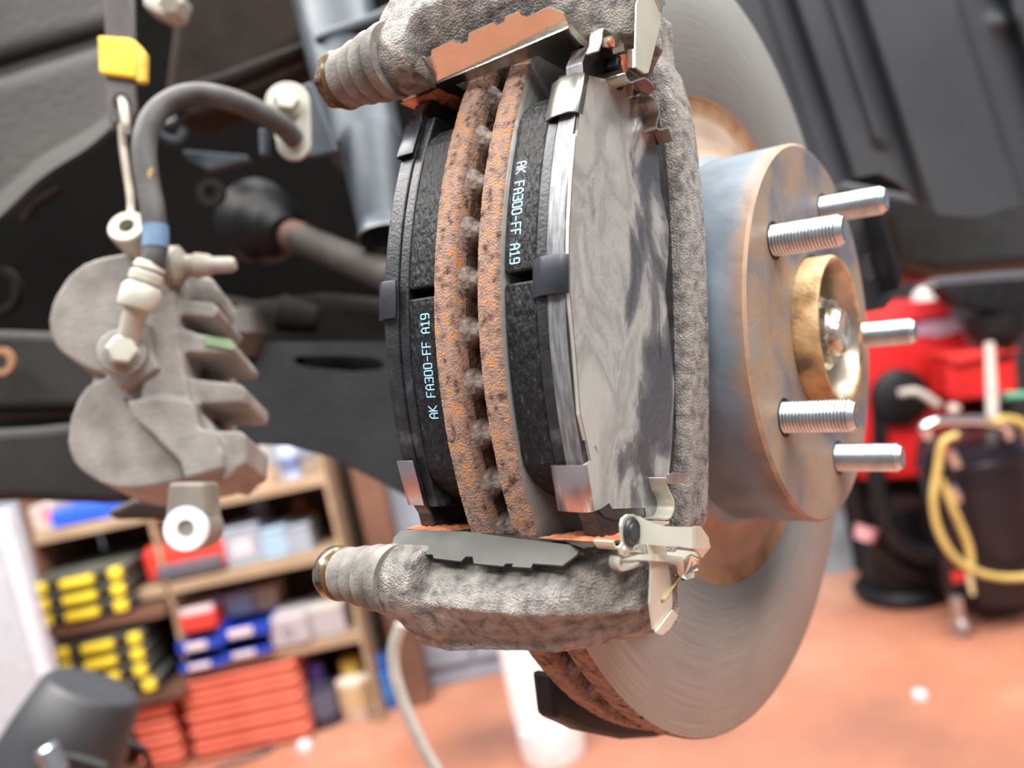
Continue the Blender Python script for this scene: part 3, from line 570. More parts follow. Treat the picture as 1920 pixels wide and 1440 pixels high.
mk('knuckle_flange', prism(px([(585, 60), (720, 20), (740, 100), (730, 240), (640, 300), (600, 200)], .66), FW * .03), STRUT, t, mods=[bevel(.008, 3)])
# cluttered dark metal parts behind the hose
t = thing('sway_bar_link', 'small grey bracket and bolts in the dark behind the brake hose', 'bracket', MW, tuple(D(400, 240, .7)))
mk('link_hook', tube([D(u, v, .68) for u, v in ((350, 208), (330, 230), (302, 240), (310, 258), (335, 262), (345, 240))], .004), STRUT, t, smooth=True)
mk('link_plate', prism(px([(400, 165), (440, 150), (450, 175), (420, 185)], .7), FW * .01), STRUT, t, mods=[bevel(.002)])
mk('lower_plate', prism(px([(340, 280), (400, 285), (460, 290), (470, 300), (390, 320), (350, 300)], .7), FW * .01), STRUT, t, mods=[bevel(.002)])
mk('bush', lathe([(0, .010), (0, .0045), (-.006, .0045), (-.006, .010)], D(400, 363, .62), FW, 24, closed=True), UNDER, t, smooth=True)
# drive shaft
t = thing('drive_shaft', 'rusty drive shaft running to the hub behind the inner pad', 'drive shaft', MW, tuple(D(650, 480, .6)))
mk('shaft', cyl(D(540, 440, .66), D(800, 545, .52), .0115, seg=28), mat('shaft_rust_shade', [rgb(24, 21, 18), rgb(56, 48, 40)], .75, .2, 40), t, smooth=True)  # rust darkened in colour for the shade behind the disc
mk('joint_boot', lathe([(0, 0), (0, .03), (.01, .034), (.03, .026), (.036, .03), (.05, .02), (.055, .022), (.065, .012), (.065, 0)], D(470, 410, .7), D(800, 545, .52) - D(540, 440, .66), 32), BLACKP, t, smooth=True)
mk('rust_collar', cyl(D(548, 443, .655), D(575, 454, .64), .0125, seg=28), mat('collar', [rgb(62, 38, 26), rgb(84, 52, 36)], .8, .1, 60), t, smooth=True)
t = thing('steering_knuckle', 'brown dusty suspension knuckle parts in the dark behind the caliper', 'knuckle', MW, tuple(D(560, 580, .6)))
mk('knuckle_arm', prism(px([(380, 545), (470, 560), (600, 545), (760, 560), (760, 700), (430, 660), (400, 610)], .66), FW * .05), UNDER, t, mods=[bevel(.012, 3)])
mk('ball_joint', cyl(D(520, 585, .62), D(600, 600, .62), .014, .01, 24, bev=.003), UNDER, t, smooth=True)
mk('tie_rod_end', lathe([(-.02, 0), (-.016, .012), (0, .018), (.016, .012), (.02, 0)], D(455, 625, .6), UP, 24), P('tr', 58, 48, 40), t, smooth=True)
# control arm
def arm_slab(name, pts, d, L, m, par, bev=.008): return mk(name, prism(px(pts, d), (FW - UP * .1).normalized() * L), m, par, smooth=True, mods=[bevel(bev, 4)])
t = thing('control_arm', 'dark grey lower control arm with a long oval slot', 'control arm', MW, tuple(D(500, 780, .6)))
bm = bmesh.new()
outer = [(380, 640), (500, 641), (760, 640), (800, 640), (800, 960), (770, 935), (700, 898), (620, 858), (540, 836), (440, 832), (380, 830)]
slot = [(548, 672), (562, 668), (640, 666), (700, 670), (722, 680), (715, 692), (660, 696), (590, 690), (558, 684)]
def plate_hole(out, hole, d, L, bm):
    vo = [bm.verts.new(p) for p in px(out, d)]; vh = [bm.verts.new(p) for p in px(hole, d)]
    eds = [bm.edges.new((vo[i], vo[(i + 1) % len(vo)])) for i in range(len(vo))] + [bm.edges.new((vh[i], vh[(i + 1) % len(vh)])) for i in range(len(vh))]
    bmesh.ops.triangle_fill(bm, use_beauty=True, use_dissolve=False, edges=eds, normal=-FW)
    return bm
plate_hole(outer, slot, .6, .03, bm)
mk('arm_plate', bm, ARM, t, mods=[solid(.03, -1)])
mk('slot_back', prism(px([(530, 655), (740, 655), (740, 705), (530, 705)], .645), FW * .003), BLACKP, t)
t2 = thing('subframe', 'dark dusty subframe beams behind the hanging caliper', 'subframe', MW, tuple(D(100, 800, .7)))
arm_slab('upper_beam', [(-200, 610), (100, 620), (240, 640), (400, 650), (400, 740), (200, 765), (-200, 775)], .68, .08, mat('beam', [rgb(24, 22, 20), rgb(46, 43, 40)], .8, .1, 14), t2)
arm_slab('lower_beam', [(-200, 815), (60, 800), (240, 780), (430, 800), (440, 920), (300, 935), (200, 945), (30, 938), (-200, 950)], .66, .08, mat('beam2', [rgb(20, 19, 18), rgb(38, 36, 34)], .8, .1, 14), t2)
arm_slab('rear_web', [(-200, 730), (430, 700), (430, 850), (-200, 850)], .78, .02, BLACKP, t2)
mk('plug', lathe([(0, .011), (0, .006), (-.004, .006), (-.004, .011)], D(5, 678, .66), FW, 24, closed=True), P('plg', 150, 110, 80), t2, smooth=True)
mk('bush_ring', lathe([(0, .02), (0, .014), (-.008, .014), (-.008, .02)], D(0, 545, .7), FW, 28, closed=True), UNDER, t2, smooth=True)
tag(mk('bump_stop', prism(px([(195, 960), (250, 935), (310, 930), (330, 950), (320, 975), (210, 976)], .56), FW * .03), mat('bs', [rgb(30, 18, 14), rgb(50, 32, 26)], .6), mods=[bevel(.004, 3)]), 'dark brown rubber stop left of the caliper ear', 'rubber stop')

# fender liner, right of the disc
t = thing('fender_liner', 'dark grey plastic wheel arch liner with raised ribs', 'liner', MW, tuple(D(1700, 200, .62)))
def g_(x, c, w): return math.exp(-((x - c) / w) ** 2)
def step(x, a, b): x = min(1, max(0, (x - a) / (b - a))); return x * x * (3 - 2 * x)
def bottom(u):
    pts = [(1300, 420), (1500, 392), (1560, 352), (1600, 334), (1647, 325), (1680, 342), (1726, 384), (1762, 404), (1833, 408), (1920, 382), (2100, 330)]
    for (a, b), (c, d) in zip(pts[:-1], pts[1:]):
        if a <= u <= c: return b + (d - b) * (u - a) / (c - a)
    return 330
def liner(a, b):
    u = lp(1330, 2080, a); vb = bottom(u); v = lp(-160, vb, b)
    # ribs lean: centre line moves right going down
    du = u - .33 * v
    d = .60 + .10 * a
    d -= .007 * (g_(du, 1562, 13) * (1 - step(v, 255, 290)))
    d += .012 * step(du, 1418, 1440) * (1 - step(du, 1475, 1500))
    d -= .014 * step(du, 1600, 1625) - .02 * step(du, 1775, 1800) + .018 * step(du, 1880, 1900)
    d -= .008 * g_(u, 1880, 26) * g_(v, 40, 22)
    return D(u, v, d)
grid_sheet('liner_shell', liner, 200, 110, LINER, t, .003)
for u, v in ((1783, 275), (1830, 375), (1715, 110)): mk('push_clip', lathe([(0, 0), (0, .0042), (.0015, .0038), (.002, 0)], D(u, v, .655 + .0001 * (u - 1700)), -FW, 20), LINER, t, smooth=True)
t = thing('bumper_underside', 'black bumper underside below the wheel arch liner', 'bumper', MW, tuple(D(1800, 450, .9)))
mk('lower_panel', prism(px([(1560, 330), (1800, 380), (2200, 300), (2200, 480), (1920, 497), (1770, 512), (1705, 500), (1672, 425), (1560, 425)], .85), FW * .06), mat('bmp', [rgb(16, 16, 18), rgb(32, 32, 35)], .6), t, mods=[bevel(.01, 3)])
mk('rust_patch_plate', prism(px([(1680, 492), (1778, 468), (1782, 515), (1700, 532), (1682, 525)], .88), FW * .01), P('rp', 130, 58, 40), t, mods=[bevel(.002)])
t = thing('bumper_bracket', 'black metal bracket with round hole right of the studs', 'bracket', MW, tuple(D(1640, 500, .55)))
bm = bmesh.new(); hole = [(1632 + 20 * cos(i * pi / 8), 500 + 26 * sin(i * pi / 8)) for i in range(16)]
plate_hole([(1590, 380), (1650, 400), (1672, 470), (1688, 540), (1660, 578), (1600, 590)], hole, .52, .01, bm)
mk('bracket_plate', bm, mat('brk', [rgb(20, 20, 23), rgb(34, 34, 38)], .5), t, mods=[solid(.006, -1)])
mk('bracket_lip', prism(px([(1645, 385), (1660, 392), (1695, 520), (1684, 545), (1674, 500)], .50), FW * .03), BLACKP, t, mods=[bevel(.002)])
# splash shield under the disc
pts = [MH @ hx(u, v, -.036) for u, v in ((1035, 1262), (1045, 1348), (1100, 1374), (1170, 1388), (1235, 1384), (1258, 1378), (1220, 1340), (1120, 1270))]
t = thing('splash_shield', 'black splash shield edge behind the bottom of the disc', 'shield', MW, tuple(pts[0]))
mk('shield_plate', prism(pts, MH.to_3x3() @ V((-.010, 0, 0))), BLACKP, t, mods=[bevel(.002)])
mk('shield_body', lathe([(-.045, .05), (-.045, .13), (-.047, .13), (-.047, .05)], MH @ V((0, 0, 0)), MH.to_3x3() @ V((1, 0, 0)), 64, closed=True), BLACKP, t, smooth=True)

# ------------------------------------------------------------------ strap, hook, hose and the hanging caliper
dq = .46
t = thing('tie_down_strap', 'grey webbing strap with yellow tape holding up the caliper', 'strap', MW, tuple(D(220, 100, .5)))
mk('webbing', prism(px([(194, -60), (248, -60), (251, 75), (254, 205), (246, 226), (208, 232), (198, 215), (196, 75)], .5), FW * .004), mat('web', [rgb(72, 69, 70), rgb(98, 94, 95)], .8, 0, 60, 4, .0006, 500, stretch=(1, 1, .2)), t, smooth=True, mods=[bevel(.001)])
mk('yellow_tape', prism(px([(182, 66), (240, 70), (252, 76), (256, 84), (254, 146), (225, 142), (185, 136)], .496), FW * .012), mat('tape', [rgb(222, 180, 30), rgb(246, 214, 70)], .5, 0, 60), t, mods=[bevel(.0015, 2)])
mk('tape_end', prism(px([(252, 88), (262, 86), (272, 100), (271, 152), (256, 154), (254, 120)], .494), FW * .006), mat('tape2', [rgb(190, 156, 50), rgb(226, 196, 80)], .5, 0, 60), t, mods=[bevel(.001, 2)])
mk('eyelet', lathe([(0, .0046), (0, .0032), (.001, .0030), (.001, .0048)], D(228, 190, .498), -FW, 24, closed=True), UNDER, t, smooth=True)
t = thing('wire_hook', 'thin steel wire hook hanging from the strap to the caliper', 'hook', MW, tuple(D(236, 300, .47)))
mk('upper_wire', tube([D(229, 188, .495), D(232, 200, .485), D(236, 230, .48), D(237, 252, .48)], .0027), P('wire2', 150, 144, 132, .45, .4), t, smooth=True)
mk('lower_wire', tube([D(229, 235, .488), D(231, 275, .485), D(239, 330, .48), D(245, 370, .475), D(246, 400, .47), D(246, 428, .455)], .0023), P('wire', 130, 122, 108, .45, .5), t, smooth=True)

t = thing('brake_caliper', 'dusty grey two piston caliper hanging loose at the left', 'brake caliper', MW, tuple(D(270, 700, dq)))
CD = dq
# body: one casting remeshed from its masses
bm = bmesh.new(); vec = (FW - UP * .36 + RT * .02).normalized()
def loop(pts, k=4):
    q = [V((u, v, 0)) for u, v in pts]; n = len(q); out = []
    for i in range(n):
        a_, b_, c_, d_ = q[i - 1], q[i], q[(i + 1) % n], q[(i + 2) % n]
        for j in range(k):
            s = j / k; w_ = .5 * ((2 * b_) + (c_ - a_) * s + (2 * a_ - 5 * b_ + 4 * c_ - d_) * s * s + (3 * b_ - a_ - 3 * c_ + d_) * s ** 3); out.append((w_.x, w_.y))
    return out
def ell(cx, cy, rx, ry, rot=0, n=28): return [(cx + rx * cos(a) * cos(rot) - ry * sin(a) * sin(rot), cy + rx * cos(a) * sin(rot) + ry * sin(a) * cos(rot)) for a in (2 * pi * i / n for i in range(n))]
prism(px(loop([(300, 474), (235, 474), (170, 488), (122, 525), (96, 575), (92, 615), (108, 652), (145, 680), (195, 700), (250, 700), (320, 640), (322, 520)]), CD), vec * .055, bm)
prism(px(loop([(195, 708), (160, 728), (137, 768), (127, 825), (140, 868), (180, 900), (235, 915), (300, 908), (345, 898), (400, 880), (400, 800), (330, 740), (260, 700)]), CD), vec * .05, bm)
prism(px([(185, 660), (300, 600), (325, 700), (330, 760), (250, 770), (165, 745)], CD + .006), vec * .045, bm)
prism(px([(296, 480), (322, 498), (330, 580), (338, 650), (350, 720), (368, 800), (385, 850), (350, 880), (300, 830), (262, 760), (270, 640), (285, 560)], CD - .006), vec * .03, bm)
prism(px([(238, 752), (300, 744), (362, 750), (372, 800), (402, 812), (418, 850), (416, 878), (345, 898), (338, 866), (290, 818), (246, 780)], CD - .009), vec * .03, bm)
for f_ in ([(325, 560), (398, 566), (412, 580), (400, 596), (330, 590)], [(330, 610), (370, 624), (432, 636), (442, 650), (438, 664), (350, 660)], [(345, 706), (385, 712), (446, 718), (462, 730), (460, 756), (370, 757)], [(370, 812), (408, 806), (450, 807), (462, 818), (460, 868), (440, 880), (424, 900), (380, 890)]):
    prism(px(f_, CD - .002), vec * .042, bm)
prism(px([(322, 500), (396, 520), (412, 545), (408, 570), (325, 560)], CD + .016), vec * .03, bm)
prism(px([(330, 640), (420, 662), (425, 880), (360, 900), (335, 760)], CD + .03), vec * .02, bm)
mk('caliper_body', bm, DIRTC, t, mods=[remesh(.0011, 5, .5), disp(.0003, .003)])
mk('casting_seam', tube([D(232, 745, CD - .001), D(262, 790, CD - .0035), (D(300, 828, CD - .006)), D(336, 866, CD - .006), D(343, 892, CD - .004)], .0007), P('seam', 96, 92, 88), t, smooth=True)
mk('green_paint_mark', prism(px([(383, 629), (432, 637), (440, 650), (438, 656), (384, 646)], CD - .0035), FW * .001), P('gpm', 130, 158, 122), t)
mk('bleed_screw', lathe([(0, 0), (0, .011), (.006, .011), (.010, .006), (.014, .006), (.015, .007), (.022, .006), (.024, .0045), (.034, .0042), (.036, .003), (.036, 0)], D(315, 500, CD - .004), D(408, 497, CD - .004) - D(315, 500, CD - .004), 24), mat('dusty_screw', [rgb(120, 112, 98), rgb(150, 146, 140)], .6, .2, 80), t, smooth=True)
# lower ear with bright bush
mk('guide_ear', prism(px([(315, 905), (383, 905), (388, 960)] + [(349 + 46 * cos(a), 992 + 44 * sin(a)) for a in [radians(x) for x in range(-30, 211, 12)]] + [(310, 960)], .43), (FW - UP * .1).normalized() * .022), mat('ear', [rgb(110, 106, 98), rgb(140, 134, 124)], .6, .2, 60), t, mods=[bevel(.002, 3)])
mk('bush_washer', lathe([(0, .0116), (.0012, .0112), (.0012, .0042), (0, .0040), (-.003, .0040), (-.003, .0116)], D(349, 991, .4295), -FW + UP * .1 , 40, closed=True), mat('bright_bush', [rgb(226, 236, 240)], .35, .3), t, smooth=True)
mk('bush_bore_shade', lathe([(-.002, 0), (-.002, .0042)], D(349, 991, .4295), -FW + UP * .1, 32), BLACKP, t)  # black disc stands in for the dark inside the hole
mk('upper_ear', lathe([(-.02, .0), (-.02, .008), (-.004, .0100), (0, .0100), (.001, .0092), (.001, .0042), (-.008, .0040), (-.008, 0)], D(238, 425, .448), -FW + UP * .5, 40), CREAM, t, smooth=True)
# banjo
mk('banjo_seat', prism(px([(185, 655), (200, 700), (225, 730), (298, 690), (285, 662), (275, 600), (235, 600)], CD - .010), (FW - UP * .3) * .016), DIRTC, t, smooth=True, mods=[bevel(.002, 3)])
bc = D(229, 662, CD - .016); bdir = ((CAM - bc).normalized() + UP * .16).normalized()
hs = thing('brake_hose', 'ribbed black rubber brake hose arching from caliper to strut', 'hose', MW, tuple(D(290, 400, .45)))
hp = [D(u, v, d) for u, v, d in ((553, 262, .505), (528, 236, .495), (490, 212, .485), (440, 190, .475), (390, 178, .468), (345, 180, .462), (305, 200, .456), (280, 232, .45), (270, 280, .446), (276, 340, .443), (287, 400, .44), (291, 450, .438), (288, 490, .436), (280, 510, .436))]
bm = bmesh.new(); spts = smooth_path(hp, 10); up_ = None
bm = tube(hp, .0062, 40, k=10)
mk('hose_tube', bm, HOSE, hs, smooth=True)
mk('blue_band', tube([D(291, 425, .439), D(292, 445, .438), D(291, 466, .437)], .0065, 24), mat('blb', [rgb(70, 96, 126), rgb(92, 118, 146)], .6, 0, 90), hs, smooth=True)
mk('yellow_mark', prism([p - FW * .0055 for p in px([(277, 345), (290, 318), (296, 322), (284, 356)], .4432)], FW * .001), mat('ym', [rgb(166, 136, 70)], .6), hs)
def cr(t): return .0062
c0 = D(283, 492, .436); c1 = D(255, 578, .434)
Lc = (c1 - c0).length
mk('crimp_sleeve', lathe([(0, 0), (0, .0066), (Lc * .14, .0080), (Lc * .20, .0066), (Lc * .26, .0084), (Lc * .42, .0084), (Lc * .47, .0072), (Lc * .52, .0086), (Lc * .6, .0098), (Lc * .95, .0098), (Lc, .0092), (Lc, 0)], c0, c1 - c0, 32), CREAM, hs, smooth=True)
mk('fitting_neck', cyl(D(257, 570, .434), D(240, 640, .440), .0058, .0056, 24), CREAM, hs, smooth=True)
mk('banjo_eye', lathe([(-.004, 0), (-.004, .0112), (-.003, .0118), (.004, .0118), (.005, .011), (.005, 0)], bc, bdir, 40), DIRTC, hs, smooth=True)
bolt = thing('banjo_bolt', 'dusty hex bolt through the hose end on the hanging caliper', 'bolt', MW, tuple(bc))
mk('flange', lathe([(.005, 0), (.005, .0096), (.007, .009), (.007, 0)], bc, bdir, 36), DIRTC, bolt, smooth=True)
mk('hex_head', hexa(bc + bdir * .006, bc + bdir * .013, .0078), CREAM, bolt, mods=[bevel(.0004)])
# hose bracket on the strut
t = thing('hose_bracket', 'cream oval hose bracket bolted beside the strut', 'bracket', MW, tuple(D(545, 240, .5)))
ov = [(538 + 42 * cos(a), 190 + 38 * sin(a)) for a in [radians(x) for x in range(180, 361, 15)]] + [(550 + 32 * cos(a), 268 + 32 * sin(a)) for a in [radians(x) for x in range(0, 181, 15)]]
mk('bracket_plate', prism(px(ov, .508), FW * .004), CREAM, t, mods=[bevel(.001, 2)])
mk('plate_edge', prism(px([(484, 240), (500, 242), (498, 290), (486, 290)], .52), FW * .01), STRUT, t, mods=[bevel(.001)])
t = thing('bracket_bolt', 'cream hex flange bolt holding the hose bracket', 'bolt', MW, tuple(D(538, 185, .5)))
q = D(537, 196, .506); bd = ((CAM - q).normalized() + UP * .42).normalized()
mk('flange', lathe([(0, 0), (0, .0095), (.002, .0085), (.003, .006), (.003, 0)], q, bd, 32), CREAM, t, smooth=True)
mk('hex_head', hexa(q + bd * .002, q + bd * .010, .0078), CREAM, t, mods=[bevel(.0004)])

# ================================================================== brake disc (wheel axis frame)
RD, RH, HH, RT_ = .1687, .0790, .0390, .1067
t = thing('brake_disc', 'vented brake disc with rusty rim and bright friction face', 'brake disc', MH, (0, 0, 0))
def rimnoise(o, amp, r0):
    for v in o.data.vertices:
        r = hypot(v.co.y, v.co.z)
        if r > r0:
            k = 1 + amp * (noise.fractal(v.co * 600, 1, 2, 4)) / r * min(1, (r - r0) / .0006)
            v.co.y *= k; v.co.z *= k
S = 900
o = mk('outer_disc_plate', lathe([(0, RH - .002), (-.0012, RH + .006), (-.0016, .098), (-.0022, .0995), (-.0016, .101), (-.0010, RT_), (0, RT_ + .0008), (0, .140), (0, RD - .0009), (-.0007, RD - .0003), (-.0012, RD - .0001), (-.0026, RD), (-.0045, RD), (-.0066, RD), (-.0082, RD - .0004), (-.0088, RD - .0014), (-.0088, RD - .006), (-.0088, .085)], (0, 0, 0), (1, 0, 0), S,
      mi=[1, 1, 1, 1, 1, 1, 0, 0, 2, 2, 2, 2, 2, 2, 2, 2, 3]), [FRICT, TANRUST, RUST, RUSTD], t, smooth=True, ang=70)
rimnoise(o, .00022, RD - .0020)
o = mk('inner_disc_plate', lathe([(-.0176, .085), (-.0176, RD - .006), (-.0176, RD - .0014), (-.0182, RD - .0004), (-.0198, RD), (-.0219, RD), (-.024, RD), (-.0256, RD - .0002), (-.0264, RD - .0012), (-.0268, RD - .003), (-.0268, .085)], (0, 0, 0), (1, 0, 0), S, mi=[2] + [0] * 8 + [1]), [RUST, FRICT, RUSTD], t, smooth=True, ang=70)
rimnoise(o, .00022, RD - .0020)
# cooling vanes
NV = 63
VANEM = ring_mix('vane_casting', [rgb(60, 44, 34), rgb(112, 84, 64), rgb(130, 98, 74)], [rgb(98, 80, 66), rgb(126, 113, 104), rgb(142, 135, 134)], .1590, .1618, 'r', .65, .15, 300, .004, 500, .0011)
def vane_mesh():
    bm = bmesh.new(); rows = []
    nx = 16
    for i in range(nx + 1):
        x = -.0086 - .0092 * i / nx; e = abs(i / nx * 2 - 1); hw = .0029 + .0022 * e ** 2; ro = RD - .0056 + .0040 * e ** 2
        row = []
        for a in (-90, -60, -30, 0, 30, 60, 90):
            row.append(bm.verts.new((x, hw * sin(radians(a)), ro - .0035 + .0035 * cos(radians(a)))))
        row = [bm.verts.new((x, -hw * .9, .100))] + row + [bm.verts.new((x, hw * .9, .100))]
        rows.append(row)
    for A, B in zip(rows[:-1], rows[1:]):
        for j in range(len(A) - 1): bm.faces.new((A[j], A[j + 1], B[j + 1], B[j]))
    for v in bm.verts: v.co += V((noise.noise(v.co * 500) * .0003, noise.noise(v.co * 450 + V((3, 1, 2))) * .0004, noise.fractal(v.co * 420 + V((9, 4, 1)), 1, 2, 3) * .0009))
    clean(bm); me = bpy.data.meshes.new('cooling_vane'); bm.to_mesh(me); bm.free(); me.materials.append(VANEM)
    for p in me.polygons: p.use_smooth = True
    return me
vm = vane_mesh()
# one vane is seen at pixel (890, 345)
p = hx(895, 340, -.0132); aref = None
d_ = R2.transposed() @ rc(895, 340); a_, b_, c_ = d_.y ** 2 + d_.z ** 2, CH.y * d_.y + CH.z * d_.z, CH.y ** 2 + CH.z ** 2 - .163 ** 2
s_ = (-b_ - math.sqrt(b_ * b_ - a_ * c_)) / a_; q_ = CH + d_ * s_; aref = atan2(-q_.y, q_.z)
for i in range(NV):
    o = bpy.data.objects.new('cooling_vane', vm); C.objects.link(o); o.parent = t
    o.matrix_local = Matrix.Rotation(aref + i * 2 * pi / NV, 4, 'X')
mk('vent_core', lathe([(-.0088, .104), (-.0176, .104)], (0, 0, 0), (1, 0, 0), 120), RUSTD, t, smooth=True)
# hat
mk('hat', lathe([(-.0012, RH + .012), (.0002, RH + .006), (.0022, RH + .0025), (.006, RH), (HH - .0012, RH), (HH, RH - .0012), (HH, RH - .004), (HH, .060), (HH, .0330), (HH - .001, .0318), (HH - .006, .0318)], (0, 0, 0), (1, 0, 0), 180, mi=[1, 1, 0, 0, 0, 2, 2, 2, 2, 2]), [HATSIDE, TANRUST, HATFACE], t, smooth=True, ang=30)
# hub: pilot ring, studs, nut
hb = thing('wheel_hub', 'rusty wheel hub with five bright threaded studs', 'wheel hub', MH, (HH, 0, 0))
mk('pilot_ring', lathe([(HH - .006, .0316), (.0472, .0316), (.0487, .0306), (.0488, .0296), (.0478, .0282), (HH, .0262), (.030, .0255), (.026, .024), (.026, 0)], (0, 0, 0), (1, 0, 0), 120, mi=[0, 0, 0, 0, 1, 1, 1, 1]), [PILOT, mat('hub_bore', [rgb(120, 112, 100), rgb(186, 176, 160)], .35, .8, 60)], hb, smooth=True, ang=50)
nt_ = mat('greasy_nut', [rgb(120, 104, 70), rgb(190, 184, 168), rgb(226, 224, 214)], .22, .85, 160, 6, .0012, 300, lo=.35, hi=.6)
mk('axle_nut', lathe([(.026, 0), (.026, .0178), (.0405, .0178), (.0425, .0160), (.0425, .0)], (0, 0, 0), (1, 0, 0), 6), nt_, hb, mods=[bevel(.0008, 2)])
mk('stub_axle', lathe([(.0415, 0), (.0415, .0135), (.046, .0135), (.046, .0105), (.0485, .0100), (.050, .0085), (.049, .003), (.047, 0)], (0, 0, 0), (1, 0, 0), 32), nt_, hb, smooth=True)
mk('cotter_pin', tube([(.045, -.014, -.002), (.0455, -.006, 0), (.0455, .006, 0), (.046, .013, .003), (.043, .0155, .005)], .0013, 10), nt_, hb, smooth=True)
def stud_prof():
    pr = [(-.004, 0), (-.004, .0056)]; x = -.003; rr = .0060; L = .0262; pitch = .00125
    while x < L - .0022:
        pr += [(x, rr - .00038), (x + pitch * .42, rr + .00012), (x + pitch * .58, rr + .00012)]; x += pitch
    pr += [(L - .0018, rr - .0002), (L, rr - .0013), (L, .0026), (L - .0006, .0016), (L - .0006, 0)]; return pr
sm_ = bpy.data.meshes.new('wheel_stud'); b_ = lathe(stud_prof(), (0, 0, 0), (1, 0, 0), 48); b_.to_mesh(sm_); b_.free(); sm_.materials.append(ZINC)
for p in sm_.polygons: p.use_smooth = True
sm_.set_sharp_from_angle(angle=radians(50))
for yy, zz in ((-.0397369, .04107434), (.02678464, .05048471), (.05629072, -.00987308), (.00800494, -.0565866), (-.0513434, -.02509937)):
    o = bpy.data.objects.new('wheel_stud', sm_); C.objects.link(o); o.parent = hb; o.location = (0, yy, zz); o.rotation_euler.x = random.random() * 6
    bm = lathe([(.0002, .0063), (.0003, .0074), (-.0006, .0076), (-.0006, .0063)], (HH, yy, zz), (1, 0, 0), 32, closed=True)
    mk('stud_hole_rim', bm, BLACKP, hb, smooth=True)

# ================================================================== brake pads (caliper frame)
TT, TB, RC = .0750, -.0740, .1555
GL = {'A': [[(0, 0), (0, .75), (.35, 1), (.65, 1), (1, .75), (1, 0)], [(0, .45), (1, .45)]], 'K': [[(0, 0), (0, 1)], [(1, 1), (.1, .5), (1, 0)]], 'F': [[(0, 0), (0, 1), (1, 1)], [(0, .5), (.75, .5)]],
      '3': [[(0, .95), (.1, 1), (.9, 1), (1, .9), (1, .6), (.85, .5), (.3, .5)], [(.85, .5), (1, .4), (1, .1), (.9, 0), (.1, 0), (0, .08)]], '0': [[(.15, 0), (.85, 0), (1, .15), (1, .85), (.85, 1), (.15, 1), (0, .85), (0, .15), (.15, 0)]],
      '-': [[(.1, .45), (.9, .45)]], '1': [[(.15, .8), (.5, 1), (.5, 0)], [(.1, 0), (.9, 0)]], '9': [[(.05, 0), (.8, 0), (1, .2), (1, .85), (.85, 1), (.15, 1), (0, .85), (0, .55), (.15, .42), (1, .42)]]}
def text_mesh(txt, f, cw, gap, h, lw):
    """f(s, q) -> point; s runs along the writing, q up the letters"""
    bm = bmesh.new(); s = 0
    for ch in txt:
        if ch != ' ':
            for st in GL[ch]:
                pts = [(s + x * cw, y * h) for x, y in st]
                for (x0, y0), (x1, y1) in zip(pts[:-1], pts[1:]):
                    L = hypot(x1 - x0, y1 - y0) or 1; ex, ey = (x1 - x0) / L * lw * .4, (y1 - y0) / L * lw * .4; nx, ny = -(y1 - y0) / L * lw / 2, (x1 - x0) / L * lw / 2
                    bm.faces.new([bm.verts.new(f(a, b)) for a, b in ((x0 - ex + nx, y0 - ey + ny), (x1 + ex + nx, y1 + ey + ny), (x1 + ex - nx, y1 + ey - ny), (x0 - ex - nx, y0 - ey - ny))])
        s += cw + gap
    return bm
def arc_r(tt, R): return math.sqrt(max(1e-6, R * R - tt * tt))
def pad_outline(t0, t1, R, inner, cr_t, n=26):
    """(t, r): outer arc of radius R, chamfered ends, inner edge list"""
    out = []
    for i in range(n + 1):
        tt = t0 + cr_t + (t1 - t0 - 2 * cr_t) * i / n; out.append((tt, arc_r(tt, R)))
    return out + inner
RP = .1664
def friction(x0, x1, t0, t1, ccx):
    """a pad friction block between x0 (disc side) and x1, in two halves with a slot at t = slot"""
    bm = bmesh.new()
    def corner(a, b, n=7): return
    for s0, s1, e0, e1 in ((t0, .0012, True, False), (.0042, t1, False, True)):
        o_ = []
        n = 20
        A, B = s0 + (.016 if e0 else 0), s1 - (.016 if e1 else 0)
        if e0:
            for i in range(8): a = i / 8 * pi / 2; o_.append((s0 + .016 * (1 - sin(a)), 0, a))
            o_ = [(s0, .098)] + [(s0 + .016 * (1 - cos(a)), arc_r(s0 + .016, RP) - .030 * (1 - sin(a))) for a in [i / 7 * pi / 2 for i in range(8)]]
        else: o_ = [(s0, .098)]
        for i in range(n + 1): tt = A + (B - A) * i / n; o_.append((tt, arc_r(tt, RP)))
        if e1: o_ += [(s1 - .016 * (1 - cos(a)), arc_r(s1 - .016, RP) - .030 * (1 - sin(a))) for a in [(7 - i) / 7 * pi / 2 for i in range(8)]]
        o_.append((s1, .098))
        prism([V((x0, a, b)) for a, b in o_], V((x1 - x0, 0, 0)), bm)
    box(bm, ((x0 * .25 + x1 * .75), .0027, .128), (abs(x1 - x0) * .5, .004, .06))
    return bm
po = thing('brake_pad', 'outer brake pad with greased shim, near the wheel studs', 'brake pad', MK, (.015, 0, .13), 'pair of new brake pads')
mk('friction_block', friction(.0004, .0118, -.0640, .0660, 0), PADBLK, po, mods=[bevel(.0008, 2, 30)])
und = [(-.066 + .132 * i / 30, 0) for i in range(31)]
mk('underlayer', prism([V((.0118, a, arc_r(a, RP + .0002))) for a, _ in und] + [V((.0118, .067, .100)), V((.0118, -.067, .100))], V((.0042, 0, 0))), PLATEB, po, mods=[bevel(.0006, 2, 30)])
